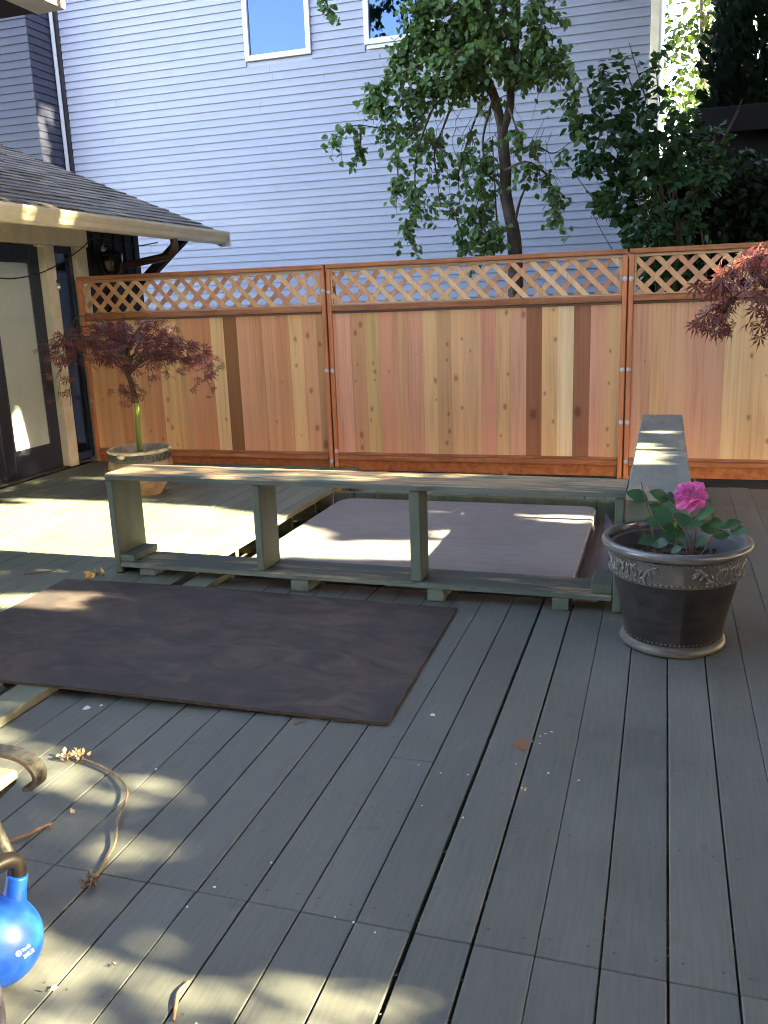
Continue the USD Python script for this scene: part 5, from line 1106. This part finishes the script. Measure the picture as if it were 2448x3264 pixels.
def crown(n, s0, s1, margin, near=False):
    yy = fr_.uniform(-5.5, 13.5, n); z0 = fr_.uniform(-2.4, 10.0, n); xx = 6.6 + 1.0 * fr_.uniform(-1, 1, n) + .5 * np.sin(yy * 1.8)
    zz = z0 + xx * TE; ys = yy + xx * SK
    ok = (zz > -.4) & (zz < 13.6 - .5 * np.abs(((ys + .3 + 1.8) % 3.6) - 1.8) ** 2)
    ok &= ~(open_to_sun(yy, z0) | ring_open(yy, z0, (margin,) if margin < .1 else (margin * .5, margin)))
    if near: ok &= ring_open(yy, z0, (.34,))
    return np.stack([xx, ys, zz], 1)[ok], fr_.uniform(s0, s1, ok.sum())
def boughs(n, s0, s1, margin):
    xx = -3.2 + 9.7 * fr_.uniform(0, 1, n) ** .62; ys = fr_.uniform(-4.0, 7.4, n); zz = 6.3 + 2.6 * fr_.uniform(0, 1, n) + .35 * np.sin(xx * 1.3 + ys)
    yy, z0 = ys - xx * SK, zz - xx * TE
    ok = ~(open_to_sun(yy, z0) | ring_open(yy, z0, (margin * .5, margin)))
    hole = meshkit.fbm(np.stack([xx * .45, ys * .45, xx * 0], 1), 3, 5) > .64
    return np.stack([xx, ys, zz], 1)[ok & ~hole], fr_.uniform(s0, s1, (ok & ~hole).sum())
def thin(n, s0, s1):
    yy = fr_.uniform(-1.2, 4.27, n); z0 = fr_.uniform(.2, 2.6, n); xx = 6.6 + 1.0 * fr_.uniform(-1, 1, n)
    k_ = fr_.uniform(0, 1, n); yy = np.where(k_ < .05, fr_.uniform(5.5, 6.3, n), np.where(k_ < .09, fr_.uniform(10.9, 11.5, n), np.where(k_ < .34, fr_.uniform(5.62, 6.45, n), yy))); z0 = np.where(k_ < .05, fr_.uniform(4.2, 4.8, n), np.where(k_ < .09, fr_.uniform(7, 9, n), np.where(k_ < .34, fr_.uniform(1.9, 3.0, n), z0)))
    ok = open_to_sun(yy, z0)
    ok &= ~((yy < 1.5) & (fr_.uniform(0, 1, n) < .35))
    ok &= ~((yy > 3.2) & (yy < 3.8) & (z0 > 1.2) & (z0 < 1.8))
    return np.stack([xx, yy + xx * SK, z0 + xx * TE], 1)[ok], fr_.uniform(s0, s1, ok.sum())
def boughs2(n, s0, s1, margin):
    xx = fr_.uniform(-1.6, 6.5, n); ys = fr_.uniform(6.0, 11.0, n); zz = 5.3 + .12 * (ys - 6) + 2.2 * fr_.uniform(0, 1, n)
    yy, z0 = ys - xx * SK, zz - xx * TE
    ok = ~(open_to_sun(yy, z0) | ring_open(yy, z0, (margin * .5, margin)))
    ok &= ~((xx < .2) & (zz < 5.9))
    return np.stack([xx, ys, zz], 1)[ok], fr_.uniform(s0, s1, ok.sum())
got = [boughs2(24000, .28, .42, .22), thin(40000, .045, .075), boughs(8500, .30, .46, .22), crown(40000, .10, .16, .05), crown(420000, .08, .12, .035, True), crown(48000, .30, .46, .20)]
P_ = np.vstack([g_[0] for g_ in got]); S_ = np.concatenate([g_[1] for g_ in got])
tv = np.array([(0, 0, 0), (.5, .42, .05), (.5, -.42, .05), (1, 0, -.1)]); tf = np.array([[0, 2, 1], [1, 2, 3]])
names = ['nearest', 'second', 'third', 'fourth', 'farthest']
for k in range(5):
    ty = -3.9 + k * 3.6; m_ = np.clip(np.floor((P_[:, 1] + 5.7) / 3.6), 0, 4) == k
    q_ = P_[m_]
    t = thing('tall_tree', f'tall leafy tree outside the right edge, {names[k]} of the row along the deck', 'tree', (7.0, ty, -.55))
    part(t, 'trunk', tube(curve([(7.0, ty, -.55), (7.05, ty, 3), (6.9, ty + .1, 7), (7.0, ty, 12)], 5), [.22, .18, .12, .03], 9), 'bark_brown', True)
    d = fr_.normal(0, 1, (len(q_), 3)); up = fr_.normal(0, 1, (len(q_), 3)) + [.8, 0, .5]
    part(t, 'foliage', scatter(tv - [.5, 0, 0], tf, q_, frames(d, up), S_[m_]), 'leaf_far', kind='stuff')
    if k < 4:
        for dy in (-.9, .9):
            part(t, 'limb', tube(curve([(7.0, ty, 5.2), (5.2, ty + dy * .5, 6.6), (2.5, ty + dy, 7.6), (-1.5, ty + dy * 1.3, 8.0)], 5), [.09, .07, .05, .015], 7), 'bark_brown', True)

# ================================================================== KETTLEBELL
kc = np.array([-1.364, 1.309, .0945])
kb = thing('kettlebell', 'blue vinyl kettlebell with black handle standing on the deck, lower left', 'kettlebell', (kc[0], kc[1], 0))
s_ = trimesh.creation.icosphere(4, .095); s_.vertices[:, 2] = np.maximum(s_.vertices[:, 2], -.092)
hd = np.array([.30, .95, 0]); hd /= np.linalg.norm(hd)
# ball swelling into the two horns
vv = s_.vertices.copy()
for sgn in (1, -1):
    hp = hd * sgn * .049 + np.array([0, 0, .082]); w = np.exp(-((vv - hp) ** 2).sum(1) / (2 * .020 ** 2)); vv += w[:, None] * .012 * (hd * sgn * .35 + np.array([0, 0, 1.0]))
s_.vertices = vv; s_.apply_translation(kc); part(kb, 'ball', s_, 'vinyl_blue', True)
H = lambda u, z: kc + hd * u * .94 + np.array([0, 0, z * .94])
for sgn in (1, -1):
    part(kb, 'horn', tube(curve([H(.050 * sgn, .070), H(.060 * sgn, .105), H(.071 * sgn, .138)], 6), [.029, .0235, .0225], 18), 'vinyl_blue', True)
part(kb, 'handle', tube(curve([H(.0705 * sgn_, z) if False else H(u, z) for u, z, sgn_ in ((.0712, .132, 1), (.074, .155, 1), (.067, .178, 1), (.045, .188, 1), (0, .190, 1), (-.045, .188, 1), (-.067, .178, 1), (-.074, .155, 1), (-.0712, .132, 1))], 7), .0185, 18), 'iron_black', True)
# print on the ball, facing the viewer and climbing to the right
tocam = CAM - kc; tocam /= np.linalg.norm(tocam)
def on_ball(lx, ly, lift):
    """Local print coordinates (metres) on the ball to world."""
    right = _r; upv = np.cross(tocam, right); upv /= np.linalg.norm(upv); right = np.cross(upv, tocam)
    c, s = math.cos(math.radians(39)), math.sin(math.radians(39))
    px_, py_ = lx * c - ly * s + .0585, lx * s + ly * c - .0155
    rr = math.hypot(px_, py_); R_ = .095 + lift; rr_ = min(rr, .0935); k = rr_ / max(rr, 1e-9)
    return kc + (right * px_ + upv * py_) * k + tocam * math.sqrt(max(R_ * R_ - rr_ * rr_, 0))
def printed(mesh2, dx, dy, nm):
    m_ = mesh2.copy(); m_ = m_.subdivide_to_size(.004) if len(m_.faces) < 4000 else m_
    vq = np.array([on_ball((x + dx) * .68, (y + dy) * .68, .0003 + max(0, z) * .3) for x, y, z in m_.vertices]); part(kb, nm, trimesh.Trimesh(vq, m_.faces, process=False), 'print_white')
printed(meshkit.text_mesh('Tnell', .0085, .001, True), -.012, .0, 'brand_print')
printed(meshkit.text_mesh('35LB', .0105, .001, True), -.017, -.0205, 'weight_print')
ring_ = shapely.Point(0, 0).buffer(.0085, 12).difference(shapely.Point(0, 0).buffer(.0064, 12)).union(sbox(-.0070, -.0014, .0070, .0012))
printed(trimesh.creation.extrude_polygon(ring_, .001, engine='earcut'), -.0225, .0040, 'emblem_print')

# ================================================================== PARK BENCH END AT THE LEFT EDGE, METAL BAR
pk = thing('park_bench', 'park bench of wood slats with curled cast iron end, cut off by the left edge', 'bench', (-1.75, 1.0, 0))
ye = 1.52
def strap(path, y0, y1, th):
    """A curved iron strap: path of (x, z), from y0 to y1 wide, th thick."""
    c = curve(path, 8); t = np.gradient(c, axis=0); t /= np.linalg.norm(t, axis=1, keepdims=True); nrm = np.stack([-t[:, 1], t[:, 0]], 1)
    a, b = c + nrm * th / 2, c - nrm * th / 2; k = len(c)
    v = np.vstack([np.column_stack([a[:, 0], np.full(k, y0), a[:, 1]]), np.column_stack([a[:, 0], np.full(k, y1), a[:, 1]]), np.column_stack([b[:, 0], np.full(k, y1), b[:, 1]]), np.column_stack([b[:, 0], np.full(k, y0), b[:, 1]])]); f = []
    for i in range(k - 1):
        for j in range(4):
            p_, q_ = j * k + i, ((j + 1) % 4) * k + i; f += [[p_, p_ + 1, q_ + 1], [p_, q_ + 1, q_]]
    f += [[0, k, 2 * k], [0, 2 * k, 3 * k], [k - 1, 3 * k - 1, 2 * k - 1], [k - 1, 4 * k - 1, 3 * k - 1]]
    m_ = trimesh.Trimesh(v, f, process=False)
    if m_.volume < 0: m_.invert()
    return m_
for y0 in (ye, .05):
    fr = part(pk, 'iron_end', strap([(-2.15, .425), (-1.95, .405), (-1.75, .405), (-1.58, .418), (-1.48, .420), (-1.425, .408), (-1.398, .378), (-1.405, .345), (-1.435, .335)], y0, y0 + .042, .010), 'iron_worn', 40)
    part(fr, 'leg', tube(curve([(-1.48, y0 + .02, .345), (-1.555, y0 + .02, .27), (-1.55, y0 + .02, .19), (-1.525, y0 + .02, .12), (-1.525, y0 + .02, .05), (-1.535, y0 + .02, .004)], 6), [.012, .015, .015, .015, .016, .020], 8), 'iron_worn', True)
    part(fr, 'leg', tube(curve([(-2.1, y0 + .02, .40), (-2.06, y0 + .02, .25), (-2.1, y0 + .02, .1), (-2.15, y0 + .02, .004)], 6), [.013, .015, .018], 8), 'iron_worn', True)
    part(fr, 'back_upright', tube(curve([(-2.12, y0 + .02, .42), (-2.2, y0 + .02, .6), (-2.3, y0 + .02, .82)], 6), [.015, .012], 8), 'iron_worn', True)
part(pk, 'slat', bx(-1.52, -1.432, .09, ye - .004, .370, .396, .010), 'seat_slat_wood')
for i in range(5):
    part(pk, 'slat', bx(-1.62 - i * .095, -1.545 - i * .095, .09, ye - .004, .366, .392, .008), 'seat_slat_wood')
for i in range(4):
    part(pk, 'slat', bx(-2.235 - i * .035, -2.215 - i * .035, .09, ye - .004, .50 + i * .09, .57 + i * .09, .006), 'seat_slat_wood')
single('metal_bar', tube(curve([(-1.16, 1.06, .012), (-1.215, 1.135, .03), (-1.272, 1.196, .07), (-1.34, 1.245, .13)], 6), .010, 12), 'vinyl_dark', 'dark bent metal bar cut off by the bottom left corner', 'metal bar', (-1.1, 1.02, 0), smooth=True)

# ================================================================== SMALL THINGS ON THE DECK
cpt = [(-1.784, 2.168), (-1.736, 2.158), (-1.677, 2.139), (-1.621, 2.115), (-1.566, 2.076), (-1.517, 2.027), (-1.49, 1.974), (-1.469, 1.915), (-1.438, 1.856), (-1.406, 1.8), (-1.392, 1.754), (-1.379, 1.693), (-1.373, 1.644)]
zs = [.016, .014, .012, .012, .013, .016, .018, .02, .018, .013, .011, .009, .008]
ds_ = thing('dried_flower', 'long curved dried flower stem with withered blooms at both ends, on the deck', 'dried flower', (-1.5, 1.95, 0))
part(ds_, 'stem', tube(curve([(x, y, z) for (x, y), z in zip(cpt, zs)], 6), [.0038, .0043, .0036, .004, .0035], 8), 'dry_stem', True)
dr = np.random.default_rng(71)
def bloom(c, n, spread, sz, nm='bloom'):
    p = c + dr.normal(0, 1, (n, 3)) * spread; p[:, 2] = np.maximum(p[:, 2], .006); d = p - (c - [0, 0, .01]) + dr.normal(0, .012, (n, 3)); up = dr.normal(0, 1, (n, 3)) + [0, 0, .6]
    return scatter(OV, OF, p, frames(d, up), sz * dr.uniform(.6, 1.3, n))
part(ds_, 'bloom', bloom(np.array([-1.81, 2.185, .02]), 60, (.012, .010, .008), .014), 'dry_bloom', True, label='pale withered bloom at the far end of the stem')
part(ds_, 'bloom', bloom(np.array([-1.848, 2.168, .016]), 26, (.009, .007, .006), .015), 'dry_bloom', True)
part(ds_, 'bud', bloom(np.array([-1.372, 1.632, .014]), 40, (.009, .010, .007), .014), 'dry_stem', True)
tw = thing('twig', 'pale broken twig on the deck above the kettlebell handle', 'twig', (-1.68, 1.77, 0))
part(tw, 'stick', tube(curve([(-1.715, 1.73, .008), (-1.684, 1.763, .009), (-1.666, 1.804, .009), (-1.643, 1.835, .010)], 6), [.0035, .0045, .004], 7), 'dry_twig', True)
part(tw, 'knuckle', tube([(-1.648, 1.825, .009), (-1.636, 1.822, .006)], [.0035, .002], 6), 'dry_twig', True)
single('twig', tube(curve([(-.925, 1.300, .005), (-.945, 1.345, .006), (-.955, 1.372, .005), (-.948, 1.405, .007)], 5), [.003, .005, .0045, .002], 7), 'dry_twig', 'thin orange twig stuck in a deck gap near the bottom edge', 'twig', (-.94, 1.35, 0), smooth=True)
single('twig', tube(curve([(-3.354, 3.80, RAISE + .008), (-3.274, 3.85, RAISE + .012), (-3.194, 3.915, RAISE + .010)], 5), [.003, .0045, .003], 6), 'stem_red', 'dark red twig on the shaded boards left of the bench', 'twig', (-3.27, 3.85, RAISE), smooth=True)
single('twig', tube(curve([(-1.20, 2.578, .005), (-1.185, 2.60, .006), (-1.168, 2.612, .008)], 5), [.002, .003, .0015], 6), 'dry_stem', 'tiny dark twig just below the near edge of the plywood sheet', 'twig', (-1.18, 2.6, 0), smooth=True)
lf = bloom(np.array([-2.915, 3.865, RAISE + .02]), 9, (.028, .018, .006), .055); single('dry_leaf', lf, 'dry_leaf', 'curled yellow brown dry leaf in front of the left bench leg', 'leaf', (-2.915, 3.865, RAISE), smooth=True)
lv = [(-1.98, 1.86, .0), (-1.62, 1.90, .0), (-1.44, 1.30, .0), (-.86, 1.29, .0), (-1.235, 1.30, 0), (-1.14, 1.40, 0), (-.35, 2.35, 0), (-.68, 1.31, 0)]
lbs = ['beside the park bench slat', 'just below the curved dried stem', 'next to the kettlebell', 'at the sunlit gap near the bottom edge', 'in the sunlit gap right of the kettlebell', 'on the shadow edge right of the kettlebell', 'in the wide gap in the middle of the deck', 'in the gap at the bottom centre']
for (x, y, z), lb in zip(lv, lbs):
    single('seed_husk', bloom(np.array([x, y, z + .007]), 3, (.004, .004, .001), .014), 'dry_bloom', 'tiny pale seed husk ' + lb, 'seed husk', (x, y, z), smooth=True)
# crumbs caught in the gaps
cr = np.random.default_rng(81); n = 900; k = cr.integers(-9, 9, n); gx = P0 + k * PW + cr.normal(0, .003, n); gy = 1.1 + 3.0 * cr.uniform(0, 1, n) ** 1.3
part_p = np.stack([gx, gy, cr.uniform(-.02, -.004, n)], 1)
single('gap_debris', scatter(bs, bf, part_p, frames(cr.normal(0, 1, (n, 3)), cr.normal(0, 1, (n, 3))), np.stack([cr.uniform(.002, .006, n), cr.uniform(.001, .003, n), cr.uniform(.001, .003, n)], 1)), 'dry_twig', 'brown crumbs of leaf litter caught in the deck gaps', 'debris', (0, 2, 0), kind='stuff')
